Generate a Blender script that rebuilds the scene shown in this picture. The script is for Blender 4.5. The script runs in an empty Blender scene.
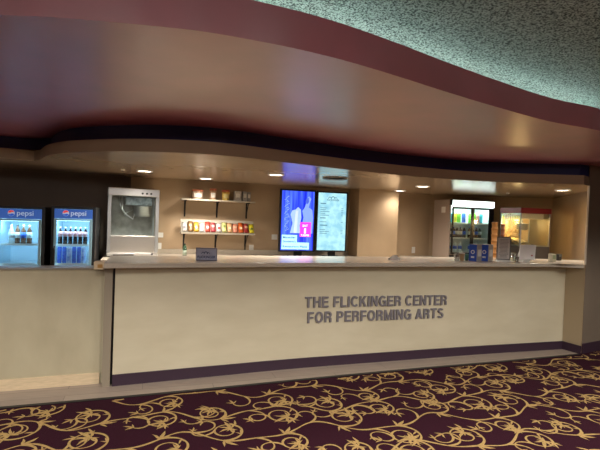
import bpy, bmesh, math, random
from mathutils import Vector, Matrix
random.seed(7)
PI = math.pi
COL = bpy.context.scene.collection
# ------------------------------------------------------------------ camera (eye height 1.54 m)
F = 445.0; PITCH = math.radians(1.0); ROLL = 0.037; EYE = Vector((0, 0, 1.54))
fw = Vector((0, math.cos(PITCH), -math.sin(PITCH)))
r0 = Vector((1, 0, 0)); u0 = Vector((0, math.sin(PITCH), math.cos(PITCH)))
rt = r0*math.cos(ROLL) + u0*math.sin(ROLL); up = -r0*math.sin(ROLL) + u0*math.cos(ROLL)
def P(px, py, z=None, y=None):
    "survey: sight line through the photo met with a level plane z or a depth y"
    d = fw*F + rt*(px-300) + up*(225-py)
    t = (z-EYE.z)/d.z if z is not None else y/d.y
    return EYE + d*t
cam = bpy.data.cameras.new('camera'); co = bpy.data.objects.new('camera', cam); COL.objects.link(co)
M = Matrix((rt, up, -fw)).transposed().to_4x4(); M.translation = EYE
co.matrix_world = M
cam.sensor_width = 36; cam.lens = F/600*36; cam.clip_start = .05
bpy.context.scene.camera = co

# ------------------------------------------------------------------ materials
MATS = {}
def mat(name, col, rough=.5, metal=0, emit=0, ecol=None, spec=.5, coat=0, trans=0, noise=0, nscale=20, bump=0, bscale=200, stretch=None, col2=None, ior=None):
    if name in MATS: return MATS[name]
    m = bpy.data.materials.new(name); m.use_nodes = True; nt = m.node_tree; b = nt.nodes['Principled BSDF']
    b.inputs['Base Color'].default_value = (*col, 1); b.inputs['Roughness'].default_value = rough
    b.inputs['Metallic'].default_value = metal; b.inputs['Specular IOR Level'].default_value = spec
    b.inputs['Coat Weight'].default_value = coat; b.inputs['Coat Roughness'].default_value = .34; b.inputs['Coat IOR'].default_value = 1.9; b.inputs['Transmission Weight'].default_value = trans
    if ior: b.inputs['IOR'].default_value = ior
    if emit:
        b.inputs['Emission Color'].default_value = (*(ecol or col), 1); b.inputs['Emission Strength'].default_value = emit
    tc = nt.nodes.new('ShaderNodeTexCoord'); mp = nt.nodes.new('ShaderNodeMapping')
    nt.links.new(tc.outputs['Object'], mp.inputs['Vector'])
    if stretch: mp.inputs['Scale'].default_value = stretch
    if noise or col2:
        n = nt.nodes.new('ShaderNodeTexNoise'); n.inputs['Scale'].default_value = nscale; n.inputs['Detail'].default_value = 5
        nt.links.new(mp.outputs['Vector'], n.inputs['Vector'])
        mx = nt.nodes.new('ShaderNodeMix'); mx.data_type = 'RGBA'
        c2 = col2 or tuple(min(1, c*(1+noise)) for c in col); c1 = col if col2 else tuple(c*(1-noise) for c in col)
        mx.inputs[6].default_value = (*c1, 1); mx.inputs[7].default_value = (*c2, 1)
        cr = nt.nodes.new('ShaderNodeMapRange'); cr.inputs[1].default_value = .3; cr.inputs[2].default_value = .7
        nt.links.new(n.outputs['Fac'], cr.inputs[0]); nt.links.new(cr.outputs[0], mx.inputs[0])
        nt.links.new(mx.outputs[2], b.inputs['Base Color'])
    if bump:
        n2 = nt.nodes.new('ShaderNodeTexNoise'); n2.inputs['Scale'].default_value = bscale; n2.inputs['Detail'].default_value = 3
        nt.links.new(mp.outputs['Vector'], n2.inputs['Vector'])
        bp = nt.nodes.new('ShaderNodeBump'); bp.inputs['Strength'].default_value = bump; bp.inputs['Distance'].default_value = .01
        nt.links.new(n2.outputs['Fac'], bp.inputs['Height']); nt.links.new(bp.outputs['Normal'], b.inputs['Normal'])
    MATS[name] = m; return m
def pane(name, tint=(.95, 1, 1), refl=.06):
    m = bpy.data.materials.new(name); m.use_nodes = True; nt = m.node_tree; nt.nodes.remove(nt.nodes['Principled BSDF'])
    o = nt.nodes['Material Output']; t = nt.nodes.new('ShaderNodeBsdfTransparent'); g = nt.nodes.new('ShaderNodeBsdfGlossy')
    t.inputs[0].default_value = (*tint, 1); g.inputs['Roughness'].default_value = .04
    l = nt.nodes.new('ShaderNodeLayerWeight'); l.inputs[0].default_value = .25
    a = nt.nodes.new('ShaderNodeMath'); a.operation = 'ADD'; a.inputs[1].default_value = refl
    a2 = nt.nodes.new('ShaderNodeMath'); a2.operation = 'MULTIPLY'; a2.inputs[1].default_value = .5
    nt.links.new(l.outputs['Fresnel'], a2.inputs[0]); nt.links.new(a2.outputs[0], a.inputs[0])
    mx = nt.nodes.new('ShaderNodeMixShader'); nt.links.new(a.outputs[0], mx.inputs[0]); nt.links.new(t.outputs[0], mx.inputs[1]); nt.links.new(g.outputs[0], mx.inputs[2])
    nt.links.new(mx.outputs[0], o.inputs[0]); return m
def hexc(r, g, b):
    return tuple(((c/255+.055)/1.055)**2.4 if c > 10 else c/255/12.92 for c in (r, g, b))

m_red = mat('maroon_gloss_paint', (.44, .105, .145), rough=.42, spec=1, coat=1, noise=.12, nscale=3, bump=.05, bscale=4)
m_tan = mat('tan_gloss_soffit_paint', (.40, .30, .20), rough=.2, spec=.7, noise=.04, nscale=4)
m_lip = mat('tan_matte_edge_paint', (.34, .26, .18), rough=.6, spec=.3, noise=.04, nscale=4)
m_navy = mat('navy_paint', (.022, .028, .13), rough=.5)
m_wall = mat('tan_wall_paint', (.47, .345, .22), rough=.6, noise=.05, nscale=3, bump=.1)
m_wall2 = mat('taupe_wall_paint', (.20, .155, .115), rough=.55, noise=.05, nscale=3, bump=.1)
m_dark = mat('dark_lobby_paint', (.16, .10, .08), rough=.7)
m_mar2 = mat('aubergine_baseboard', (.04, .02, .036), rough=.45)
m_panel = mat('pale_maple_panel', hexc(208, 198, 172), rough=.42, col2=hexc(198, 187, 160), nscale=2.2, stretch=(1, 1, 3))
m_panel2 = mat('greyish_maple_panel', hexc(190, 180, 152), rough=.45, col2=hexc(176, 165, 138), nscale=5, stretch=(1, 1, .5))
m_oak = mat('pale_oak_trim', hexc(214, 192, 158), rough=.45, noise=.1, nscale=14, stretch=(1, 1, 8))
m_stone = mat('grey_solid_surface', hexc(190, 180, 165), rough=.22, noise=.06, nscale=60)
m_stone_edge = mat('grey_solid_surface_edge', hexc(150, 144, 134), rough=.3, noise=.05, nscale=60)
m_steel = mat('brushed_steel', (.6, .6, .61), rough=.33, metal=1, noise=.08, nscale=40, stretch=(1, 1, 20))
m_alu = mat('satin_aluminium', (.42, .44, .47), rough=.38, metal=.85)
m_black = mat('black_plastic', (.012, .012, .014), rough=.35)
m_blackm = mat('black_metal', (.015, .014, .014), rough=.5, metal=.3)
m_white = mat('white_plastic', (.78, .78, .75), rough=.4)
m_paper = mat('white_paper', (.8, .78, .74), rough=.8)
m_glass = pane('clear_pane'); m_cup = pane('clear_plastic', (.9, .92, .93), .16)
m_fridge_in = mat('white_fridge_liner', (.55, .72, .82), rough=.5)
m_green_glass = mat('green_glass', (.08, .16, .1), rough=.08, trans=.5)
m_letter = mat('grey_metal_letters', hexc(128, 124, 130), rough=.45, metal=.2)

# laminate planks
def plank_mat():
    m = bpy.data.materials.new('grey_oak_laminate'); m.use_nodes = True; nt = m.node_tree; b = nt.nodes['Principled BSDF']
    tc = nt.nodes.new('ShaderNodeTexCoord'); mp = nt.nodes.new('ShaderNodeMapping'); mp.inputs['Rotation'].default_value = (0, 0, -.33)
    br = nt.nodes.new('ShaderNodeTexBrick'); br.inputs['Scale'].default_value = 1; br.inputs['Brick Width'].default_value = 1.2; br.inputs['Row Height'].default_value = .15
    br.inputs['Mortar Size'].default_value = .003; br.inputs['Color1'].default_value = (*hexc(166, 146, 126), 1); br.inputs['Color2'].default_value = (*hexc(146, 126, 108), 1); br.inputs['Mortar'].default_value = (*hexc(110, 94, 80), 1)
    n = nt.nodes.new('ShaderNodeTexNoise'); n.inputs['Scale'].default_value = 6; n.inputs['Detail'].default_value = 6
    mp2 = nt.nodes.new('ShaderNodeMapping'); mp2.inputs['Rotation'].default_value = (0, 0, -.33); mp2.inputs['Scale'].default_value = (1, 12, 1)
    mx = nt.nodes.new('ShaderNodeMix'); mx.data_type = 'RGBA'; mx.blend_type = 'MULTIPLY'; mx.inputs[0].default_value = .5
    L = nt.links.new
    L(tc.outputs['Object'], mp.inputs[0]); L(mp.outputs[0], br.inputs[0]); L(tc.outputs['Object'], mp2.inputs[0]); L(mp2.outputs[0], n.inputs[0])
    L(br.outputs[0], mx.inputs[6]); L(n.outputs['Fac'], mx.inputs[7]); 
    g = nt.nodes.new('ShaderNodeBrightContrast'); g.inputs['Bright'].default_value = .08; L(mx.outputs[2], g.inputs[0]); L(g.outputs[0], b.inputs['Base Color'])
    b.inputs['Roughness'].default_value = .42; return m
m_plank = plank_mat()
m_carpet = mat('aubergine_carpet_pile', hexc(49, 19, 31), rough=1, spec=.1, noise=.25, nscale=350, bump=.4, bscale=500)
m_gold = mat('gold_carpet_pile', hexc(174, 144, 92), rough=1, spec=.1, noise=.22, nscale=60, bump=.4, bscale=500)
def popcorn_mat():
    m = mat('acoustic_popcorn_texture', (.55, .55, .53), rough=.95, spec=.1)
    nt = m.node_tree; b = nt.nodes['Principled BSDF']; tc = nt.nodes.new('ShaderNodeTexCoord')
    n = nt.nodes.new('ShaderNodeTexNoise'); n.inputs['Scale'].default_value = 48; n.inputs['Detail'].default_value = 4; n.inputs['Roughness'].default_value = .75
    bp = nt.nodes.new('ShaderNodeBump'); bp.inputs['Strength'].default_value = 1; bp.inputs['Distance'].default_value = .035
    nt.links.new(tc.outputs['Object'], n.inputs[0]); nt.links.new(n.outputs['Fac'], bp.inputs['Height']); nt.links.new(bp.outputs[0], b.inputs['Normal'])
    n2 = nt.nodes.new('ShaderNodeTexNoise'); n2.inputs['Scale'].default_value = 105; n2.inputs['Detail'].default_value = 3; nt.links.new(tc.outputs['Object'], n2.inputs[0])
    cr = nt.nodes.new('ShaderNodeValToRGB'); cr.color_ramp.elements[0].position = .40; cr.color_ramp.elements[0].color = (.09, .09, .09, 1); cr.color_ramp.elements[1].position = .56; cr.color_ramp.elements[1].color = (.62, .62, .6, 1)
    nt.links.new(n2.outputs['Fac'], cr.inputs[0]); nt.links.new(cr.outputs[0], b.inputs['Base Color']); return m
m_pop = popcorn_mat()

# ------------------------------------------------------------------ mesh helpers
def B(): return bmesh.new()
def box(bm, x0, x1, y0, y1, z0, z1, mi=0):
    v = [bm.verts.new((x, y, z)) for z in (z0, z1) for x, y in ((x0, y0), (x1, y0), (x1, y1), (x0, y1))]
    for q in ((3, 2, 1, 0), (4, 5, 6, 7), (0, 1, 5, 4), (1, 2, 6, 5), (2, 3, 7, 6), (3, 0, 4, 7)):
        f = bm.faces.new([v[i] for i in q]); f.material_index = mi
    return v
def prism(bm, poly, z0, z1, mi=0, side=None):
    a = [bm.verts.new((p[0], p[1], z0)) for p in poly]; b = [bm.verts.new((p[0], p[1], z1)) for p in poly]; n = len(poly)
    f = bm.faces.new(a[::-1]); f.material_index = mi; f = bm.faces.new(b); f.material_index = mi
    for i in range(n):
        f = bm.faces.new((a[i], a[(i+1) % n], b[(i+1) % n], b[i])); f.material_index = mi if side is None else side
def strip(bm, line, off0, off1, z0, z1, mi=0):
    "band following a plan polyline, between two offsets (positive = away from the lobby)"
    n = norms(line); a = [(p[0]+q[0]*off0, p[1]+q[1]*off0) for p, q in zip(line, n)]; b = [(p[0]+q[0]*off1, p[1]+q[1]*off1) for p, q in zip(line, n)]
    for i in range(len(line)-1):
        quad = [a[i], a[i+1], b[i+1], b[i]]; prism(bm, quad, z0, z1, mi)
    bmesh.ops.remove_doubles(bm, verts=bm.verts, dist=1e-5)
def norms(line):
    out = []
    for i in range(len(line)):
        p = line[max(0, i-1)]; q = line[min(len(line)-1, i+1)]; dx, dy = q[0]-p[0], q[1]-p[1]; l = math.hypot(dx, dy); out.append((-dy/l, dx/l))
    return out
def lathe(bm, prof, c=(0, 0, 0), seg=20, mi=0, axis='z'):
    rings = []
    for r, h in prof:
        ring = []
        for k in range(seg):
            a = 2*PI*k/seg; x, y = r*math.cos(a), r*math.sin(a)
            p = (x, y, h) if axis == 'z' else ((x, h, y) if axis == 'y' else (h, x, y))
            ring.append(bm.verts.new((c[0]+p[0], c[1]+p[1], c[2]+p[2])))
        rings.append(ring)
    for i in range(len(rings)-1):
        for k in range(seg):
            f = bm.faces.new((rings[i][k], rings[i][(k+1) % seg], rings[i+1][(k+1) % seg], rings[i+1][k])); f.material_index = mi; f.smooth = True
    for rg in (rings[0][::-1], rings[-1]):
        f = bm.faces.new(rg); f.material_index = mi
    return rings
def cyl(bm, c, r, h, axis='z', seg=20, mi=0): lathe(bm, [(r, 0), (r, h)], c, seg, mi, axis)
def tube(bm, pts, r, seg=8, mi=0):
    pts = [Vector(p) for p in pts]; prev = None
    for i, p in enumerate(pts):
        t = (pts[min(i+1, len(pts)-1)]-pts[max(i-1, 0)]).normalized(); a = t.orthogonal().normalized() if i == 0 else (lasta - t*lasta.dot(t)).normalized(); lasta = a; b = t.cross(a)
        ring = [bm.verts.new(p+(a*math.cos(2*PI*k/seg)+b*math.sin(2*PI*k/seg))*r) for k in range(seg)]
        if prev:
            for k in range(seg):
                f = bm.faces.new((prev[k], prev[(k+1) % seg], ring[(k+1) % seg], ring[k])); f.smooth = True; f.material_index = mi
        else: bm.faces.new(ring[::-1])
        prev = ring
    bm.faces.new(prev)
def mk(name, bm, mats, parent=None, bevel=0, loc=None, rz=0, fix=True):
    if fix: bmesh.ops.recalc_face_normals(bm, faces=bm.faces)
    me = bpy.data.meshes.new(name); bm.to_mesh(me); bm.free()
    for m in (mats if isinstance(mats, (list, tuple)) else [mats]): me.materials.append(m)
    o = bpy.data.objects.new(name, me); COL.objects.link(o)
    if parent: o.parent = parent
    if loc is not None: o.location = loc
    if rz: o.rotation_euler = (0, 0, rz)
    if bevel:
        md = o.modifiers.new('bevel', 'BEVEL'); md.width = bevel; md.segments = 2; md.limit_method = 'ANGLE'
    return o
def struct(name, bm, mats, **k):
    o = mk(name, bm, mats, **k); o['kind'] = 'structure'; return o
def tag(o, label, cat, group=None):
    o['label'] = label; o['category'] = cat
    if group: o['group'] = group
    return o
def thing(name, label, cat, loc, rz=0, group=None):
    o = bpy.data.objects.new(name, None); o.empty_display_size = .1; COL.objects.link(o); o.location = loc; o.rotation_euler = (0, 0, rz)
    return tag(o, label, cat, group)
def dup(root, loc, rz, label, group=None):
    r = root.copy(); COL.objects.link(r); r.location = loc; r.rotation_euler = (0, 0, rz); r['label'] = label
    if group: r['group'] = group
    for ch in list(root.children):
        c = ch.copy(); COL.objects.link(c); c.parent = r
        for g in ch.children:
            d = g.copy(); COL.objects.link(d); d.parent = c
    return r
def text_bm(s, size, ext=.001, bold=0, width=None, spacing=1):
    "text standing in the local x-z plane, facing -y, lower left corner at the origin"
    cu = bpy.data.curves.new('t', 'FONT'); cu.body = s; cu.size = size; cu.extrude = ext; cu.offset = bold; cu.space_character = spacing
    ob = bpy.data.objects.new('t', cu); COL.objects.link(ob); bpy.context.view_layer.update()
    me = bpy.data.meshes.new_from_object(ob.evaluated_get(bpy.context.evaluated_depsgraph_get()))
    bm = bmesh.new(); bm.from_mesh(me); bpy.data.objects.remove(ob); bpy.data.curves.remove(cu); bpy.data.meshes.remove(me)
    if bm.verts:
        x0 = min(v.co.x for v in bm.verts); x1 = max(v.co.x for v in bm.verts); k = (width/(x1-x0)) if width else 1
        for v in bm.verts: v.co = Vector(((v.co.x-x0)*k, -v.co.z, v.co.y))
    return bm
def merge(dst, src, off=(0, 0, 0), rotz=0, mi=None):
    me = bpy.data.meshes.new('x'); src.to_mesh(me); src.free(); me.transform(Matrix.Translation(off) @ Matrix.Rotation(rotz, 4, 'Z'))
    n = len(dst.faces); dst.from_mesh(me); bpy.data.meshes.remove(me); dst.faces.ensure_lookup_table()
    if mi is not None:
        for f in dst.faces[n:]: f.material_index = mi
def quadf(bm, pts, mi=0):
    f = bm.faces.new([bm.verts.new(p) for p in pts]); f.material_index = mi; return f
def smooth_line(pts, n=8):
    "Catmull-Rom through plan points"
    out = []; q = [pts[0]*2-pts[1]]+pts+[pts[-1]*2-pts[-2]]
    for i in range(1, len(q)-2):
        for k in range(n):
            t = k/n; a, b, c, d = q[i-1], q[i], q[i+1], q[i+2]
            out.append(.5*((2*b)+(c-a)*t+(2*a-5*b+4*c-d)*t*t+(3*b-a-3*c+d)*t**3))
    out.append(pts[-1]); return out
V2 = lambda v: Vector((v[0], v[1]))

# ------------------------------------------------------------------ plan lines
ZC = 1.09                                                   # counter height
panel = smooth_line([V2(P(x, y, z=0)) for x, y in ((112, 386), (200, 377.3), (300, 367.7), (400, 360), (480, 354), (562, 348.7))], 6)
leftw = [V2(P(x, y, z=0)) for x, y in ((0, 391.5), (104, 383))]
ldir = (leftw[1]-leftw[0]).normalized(); leftw[0] = leftw[0]-ldir*2.6
cedge = [V2(P(x, y, z=0)) for x, y in ((0, 410), (100, 401), (200, 391.7), (300, 381.5), (400, 371.8), (500, 363), (580, 355.5))]
cedge = smooth_line(cedge, 6)
cedge[0:0] = [cedge[0]+(cedge[0]-cedge[1]).normalized()*3]
C1 = V2(P(581.3, 354.3, z=0)); C2 = V2(P(600, 350.5, z=0)); rdir = (C2-C1).normalized()
K = V2(P(552, 230, y=8.15))
# back wall
def wallA(px): # depth of the back wall line at an image column
    return 7.5/(1-.345*(px-300)/445)
WA0 = V2(P(-60, 215, y=wallA(-60))); WA1 = V2(P(430, 215, y=wallA(430)))
XL = -4.95
wdir = (WA1-WA0).normalized(); WA0 = WA1 - wdir*((WA1.x-XL)/wdir.x); wn = Vector((-wdir.y, wdir.x)); ANG = math.atan2(wdir.y, wdir.x)
def onwall(px, off=0, py=215):
    "point on the back wall at image column px, off metres in front of it"
    d = fw*F + rt*(px-300)+up*(225-py); w = V2(WA0)-wn*off; t = wn.dot(w)/wn.dot(V2(d)); return EYE+d*t

# ------------------------------------------------------------------ room shell
bm = B(); prism(bm, [(XL-.1, -4.6), (9.1, -4.6), (9.1, 10), (XL-.1, 10)], -.1, 0); struct('floor', bm, m_plank)
bm = B(); prism(bm, [(XL, -4.5)]+[(9, -4.5), (9, C2.y-.3)]+[tuple(C1+rdir*4.5)]+[tuple(C1)]+[tuple(p) for p in reversed(cedge[:-1])]+[(XL, cedge[0].y)], 0.0005, .012)
carpet_bm = bm
# scrollwork woven in the carpet
def edge_y(x):
    for a, b in zip(cedge, cedge[1:]):
        if a.x <= x <= b.x: return a.y+(b.y-a.y)*(x-a.x)/(b.x-a.x)
    if x < cedge[0].x: return cedge[0].y
    return C1.y + (x-C1.x)*rdir.y/rdir.x
cnt = [0]; CX = .012
def ok(p): return XL+.02 < p[0] < 6.5 and .3 < p[1] < edge_y(p[0])-.03
def ribbon(pts, w0, w1):
    cnt[0] += 1; z = CX+.0006+(cnt[0] % 40)*.00004; n = len(pts); L = []
    for i, p in enumerate(pts):
        a = pts[max(0, i-1)]; b = pts[min(n-1, i+1)]; t = (b-a).normalized(); s = Vector((-t.y, t.x)); w = w0+(w1-w0)*i/(n-1)
        w *= 1+.25*math.sin(i*.5); L.append((p+s*w/2, p-s*w/2))
    for i in range(n-1):
        q = [L[i][0], L[i+1][0], L[i+1][1], L[i][1]]
        if all(ok(v) for v in q): quadf(carpet_bm, [(v.x, v.y, z) for v in q], 1)
def turtle(p, h, ks, ds=.02):
    pts = [p.copy()]
    for k in ks:
        h += k*ds; p = p+Vector((math.cos(h), math.sin(h)))*ds; pts.append(p)
    return pts, h
def leaf(p, h, s, lobes=3):
    cnt[0] += 1; z = CX+.0006+(cnt[0] % 40)*.00004
    for j in range(lobes):
        a = h+(j-(lobes-1)/2)*.62; l = s*(1 if j == (lobes-1)//2 else .72); d = Vector((math.cos(a), math.sin(a))); n = Vector((-d.y, d.x))
        bend = (j-(lobes-1)/2)*.18*l
        c = [p, p+d*l*.3+n*(l*.11+bend*.3), p+d*l*.62+n*(l*.12+bend*.6), p+d*l+n*(bend*1.4+l*.12), p+d*l*.66+n*(-l*.06+bend*.5), p+d*l*.3-n*(l*.12-bend*.2)]
        if all(ok(v) for v in c): quadf(carpet_bm, [(v.x, v.y, z+.00001*j) for v in c], 1)
def scroll(p, h, sg, size):
    n = int(46*size/.2*.5)+26; r1 = size; ks = [sg/(r1*(1-.62*(i/n)**1.2)) for i in range(n)]
    pts, hh = turtle(p, h, ks, 5.6*size/n*1.05); ribbon(pts, .017, .012)
    leaf(pts[-1], hh, .19*size/.2, 4); leaf(pts[-1], hh+PI*.8*sg, .075, 3)
    q = pts[int(n*.42)]; t = (pts[int(n*.42)+1]-q).normalized(); a = math.atan2(t.y, t.x)
    leaf(q, a-.75*sg, .085, 2)
    q = pts[int(n*.66)]; t = (pts[int(n*.66)+1]-q).normalized(); a = math.atan2(t.y, t.x)
    ps, h3 = turtle(q, a-.4*sg, [-sg*(6+.9*i) for i in range(16)], .0145); ribbon(ps, .015, .010); leaf(ps[-1], h3, .06, 3)
    q = pts[int(n*.2)]; t = (pts[int(n*.2)+1]-q).normalized(); a = math.atan2(t.y, t.x); leaf(q, a+.7*sg, .07, 2)
rows = 18; per = .96; grid_a = math.radians(14)
ca, sa = math.cos(grid_a), math.sin(grid_a)
def W(u, v): return Vector((u*ca-v*sa, u*sa+v*ca+.1))
for r in range(-2, rows):
    v0 = r*.37; ph = (r % 2)*PI + (r % 3)*.9
    us = [-6+i*.025 for i in range(560)]
    vine = [W(u, v0+(.085)*math.sin(2*PI*u/per+ph)+.03*math.sin(4*PI*u/per+r)) for u in us]
    ribbon(vine, .016, .016)
    k = 0
    for i in range(12, 548, 17):
        k += 1; sg = 1 if k % 2 else -1; q = vine[i]; t = (vine[i+1]-q).normalized(); a = math.atan2(t.y, t.x)
        sz = .118+.035*((k*7+r*3) % 4)/3
        scroll(q, a+.15*sg, sg, sz); leaf(q, a-.5*sg, .12, 3)
        q = vine[i+9]; t = (vine[i+10]-q).normalized(); a = math.atan2(t.y, t.x)
        ps, h3 = turtle(q, a-.35*sg, [-sg*(4+.75*j) for j in range(20)], .016); ribbon(ps, .017, .011); leaf(ps[-1], h3, .085, 3)
struct('floor_carpet', carpet_bm, [m_carpet, m_gold], fix=False)
bm = B(); strip(bm, cedge, -.012, .025, 0.0, .016); struct('trim_1', bm, m_blackm)

ZT = 2.70
bm = B(); box(bm, XL-.2, 9.2, -4.7, 10, ZT, ZT+.1); struct('ceiling', bm, m_pop)
bm = B(); box(bm, XL-.15, XL, -4.6, 9.9, 0, ZT); struct('wall_left', bm, m_wall2)
bm = B(); box(bm, XL, 9, -4.6, -4.5, 0, ZT); struct('wall_rear', bm, m_dark)
bm = B(); box(bm, 9, 9.1, -4.5, 9.9, 0, ZT); struct('wall_right', bm, m_dark)
WB = K + (K-WA1).normalized()*.02
WM = V2(onwall(130))
bm = B(); prism(bm, [tuple(WM), tuple(WA1), tuple(K), (K.x+.1, 9.8), (WM.x, 9.8)], 0, ZT); struct('wall_back', bm, m_wall)
bm = B(); prism(bm, [tuple(WA0), tuple(WM), (WM.x, 9.8), (XL, 9.8)], 0, ZT); struct('wall_back_left', bm, mat('dark_brown_wall', (.17, .125, .10), rough=.6, noise=.05, nscale=3))  # left stretch in a darker brown than the rest of the back wall
# solid wall block to the right of the opening
E = C1+rdir*4.5; JW = tuple(C1+(K-C1).normalized()*.10); NW = (4.12, 6.15)
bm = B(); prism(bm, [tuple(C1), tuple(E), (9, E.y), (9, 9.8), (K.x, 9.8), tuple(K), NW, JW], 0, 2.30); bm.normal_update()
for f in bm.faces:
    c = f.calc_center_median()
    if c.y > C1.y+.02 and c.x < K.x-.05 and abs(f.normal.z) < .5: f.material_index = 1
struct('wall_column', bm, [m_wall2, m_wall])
# pier standing proud of the back wall
a = onwall(358); b = onwall(399.5)
A_ = V2(onwall(358.5, .36)); A2 = A_+wn*.37; B2_ = V2(onwall(398, .36)); 
pw = (B2_-A_).dot(wdir)
bm = B(); prism(bm, [tuple(A_), tuple(A_+wdir*pw), tuple(A2+wdir*pw), tuple(A2)], 0, 2.05); struct('wall_pier', bm, m_wall)

# lower soffit edge (z 2.05) and upper soffit edge (z 2.30)
ZL = 2.05; ZU = 2.30
low = [V2(P(x, y, z=ZL)) for x, y in ((0, 158), (20, 159.6), (34, 161))]
low2 = [V2(P(x, y, z=ZL)) for x, y in ((40, 160), (45, 156.8), (53, 154.6), (70, 152.7), (110, 151.6), (150, 151.8), (190, 153.3), (230, 156.2), (290, 163), (350, 170), (410, 176), (470, 180.6), (530, 183), (584, 184.6))]
left0 = low[0]+(low[0]-low[1]).normalized()*2.2
lowline = [Vector((XL, left0.y-.2))]+[left0]+low+smooth_line(low2, 4)
def shell(name, line, z0, z1, m, off=0, end=None):
    n = norms(line); ln = [(p.x+q[0]*off, p.y+q[1]*off) for p, q in zip(line, n)]
    ln.append((C1.x+.06, C1.y+.07)); ln.append((C1.x+.3, C1.y+.3))
    bm = B(); prism(bm, ln+[(K.x+.03, K.y+.03), tuple(WA1+wn*.05), tuple(WA0+wn*.05), (XL, WA0.y)], z0, z1, 0, 1)
    bmesh.ops.triangulate(bm, faces=[f for f in bm.faces if len(f.verts) > 4]); return struct(name, bm, [m, m_lip if m is m_tan else m])
lo = shell('ceiling_lower_soffit', lowline, ZL, 2.16, m_tan); md = lo.modifiers.new('b', 'BEVEL'); md.width = .012; md.segments = 3; md.limit_method = 'ANGLE'
shell('trim_2', lowline, 2.16, ZU, m_navy, off=.10)
ul = [V2(P(x, y, z=ZU)) for x, y in ((0, 15), (50, 17), (100, 21), (150, 25.5), (200, 31), (250, 39.5), (300, 49.5), (350, 62), (400, 77), (450, 93), (500, 108), (550, 121.5), (600, 131))]
a0 = ul[0]; d0 = (ul[0]-ul[1]).normalized(); ul = [a0+d0*((a0.x-XL)/-d0.x), a0+d0*1.9, a0+d0*.8]+ul
ul += [ul[-1]+Vector((.6, .45)), ul[-1]+Vector((1.5, .9)), Vector((9, ul[-1].y+1.2))]
upl = smooth_line(ul, 6)
bm = B(); prism(bm, [tuple(p) for p in upl]+[(9, 9.8), (XL, 9.8)], ZU, 2.47)
bmesh.ops.triangulate(bm, faces=[f for f in bm.faces if len(f.verts) > 4])
us_ = struct('ceiling_upper_soffit', bm, m_red); md = us_.modifiers.new('b', 'BEVEL'); md.width = .01; md.segments = 3; md.limit_method = 'ANGLE'
# cove lamp lying on top of the soffit, behind its edge
bm = B(); strip(bm, upl[2:], .42, .45, 2.471, 2.49); cv = mk('cove_light_strip', bm, mat('cove_led', (.6, .95, .85), emit=21, ecol=(.6, 1, .88)))
tag(cv, 'cool white cove light strip lying on top of the curved maroon soffit', 'light strip')
# corner bead of the opening, its lit edge put into the pale colour; baseboards
bm = B(); n2 = Vector((-(K-C1).y, (K-C1).x)).normalized(); t2 = (K-C1).normalized()
prism(bm, [tuple(C1+n2*.012-t2*.008), tuple(C1-n2*.004-t2*.008), tuple(C1-n2*.004+t2*.03), tuple(C1+n2*.012+t2*.03)], ZC+.002, 2.05); struct('trim_3', bm, mat('lit_edge_corner_bead', (.7, .62, .5), rough=.4))
bm = B(); strip(bm, [C1, C1+rdir*4.4], -.014, 0, .012, .13); struct('baseboard_right', bm, m_mar2)

# ------------------------------------------------------------------ half wall at the left
def offl(line, off):
    n = norms(line); return [Vector((p.x+q[0]*off, p.y+q[1]*off)) for p, q in zip(line, n)]
bm = B(); strip(bm, leftw, .012, .16, 0, 1.015); struct('wall_half', bm, m_panel2)
bm = B(); strip(bm, leftw, -.005, .175, 1.015, 1.03); struct('trim_4', bm, m_stone_edge)
bl = [leftw[0], leftw[1]-ldir*.04]
bm = B(); strip(bm, bl, -.004, .012, .0, .095); struct('baseboard_left', bm, m_oak)

# ------------------------------------------------------------------ serving counter
sc = thing('serving_counter', 'long curved serving counter with pale maple front and grey metal lettering', 'counter', (panel[0].x, panel[0].y, 0))
inv = Vector((-panel[0].x, -panel[0].y, 0))
def mkc(name, bm, m, bevel=0):
    bmesh.ops.translate(bm, verts=bm.verts, vec=inv); return mk(name, bm, m, sc, bevel)
pn = [p for p in panel]
bm = B(); strip(bm, pn, 0, .03, .1, ZC-.042); mkc('front_panel', bm, m_panel)
bm = B(); strip(bm, pn, -.012, 0.0, .0, .1); mkc('base_trim', bm, m_mar2)
pe = [panel[0]-ldir*.085, panel[0]-ldir*.02]
bm = B(); strip(bm, pe, .0, .05, 0, ZC-.042); mkc('end_post', bm, mat('grey_brown_laminate', hexc(146, 134, 116), rough=.45))
bm = B(); strip(bm, [panel[0]-ldir*.08, panel[0]+ldir*.02], .05, .07, 0, ZC-.042); mkc('gap_shade_backing', bm, m_black)  # black strip added behind the open joint, stands in for its shade
bm = B(); strip(bm, [panel[-1], C1+Vector((0, .0))-(C1-panel[-1]).normalized()*.005], .0, .03, .1, ZC-.042); mkc('return_panel', bm, mat('tan_laminate', hexc(176, 158, 128), rough=.4))
bm = B(); strip(bm, [panel[-1], C1-(C1-panel[-1]).normalized()*.005], -.012, 0, 0, .1); mkc('base_trim', bm, m_mar2)
sl = offl(panel, -.12); 
sl[-1] = sl[-1]; endp = C1+n2*.02+Vector((-.02, .02))
sl = [sl[0]-ldir*.09]+sl[:-1]+[V2(P(582.5, 263.3, z=ZC)) - t2*0]
bk = [p+wn*.74 for p in sl]; bk[-1] = Vector((4.10, 6.14))
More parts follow.
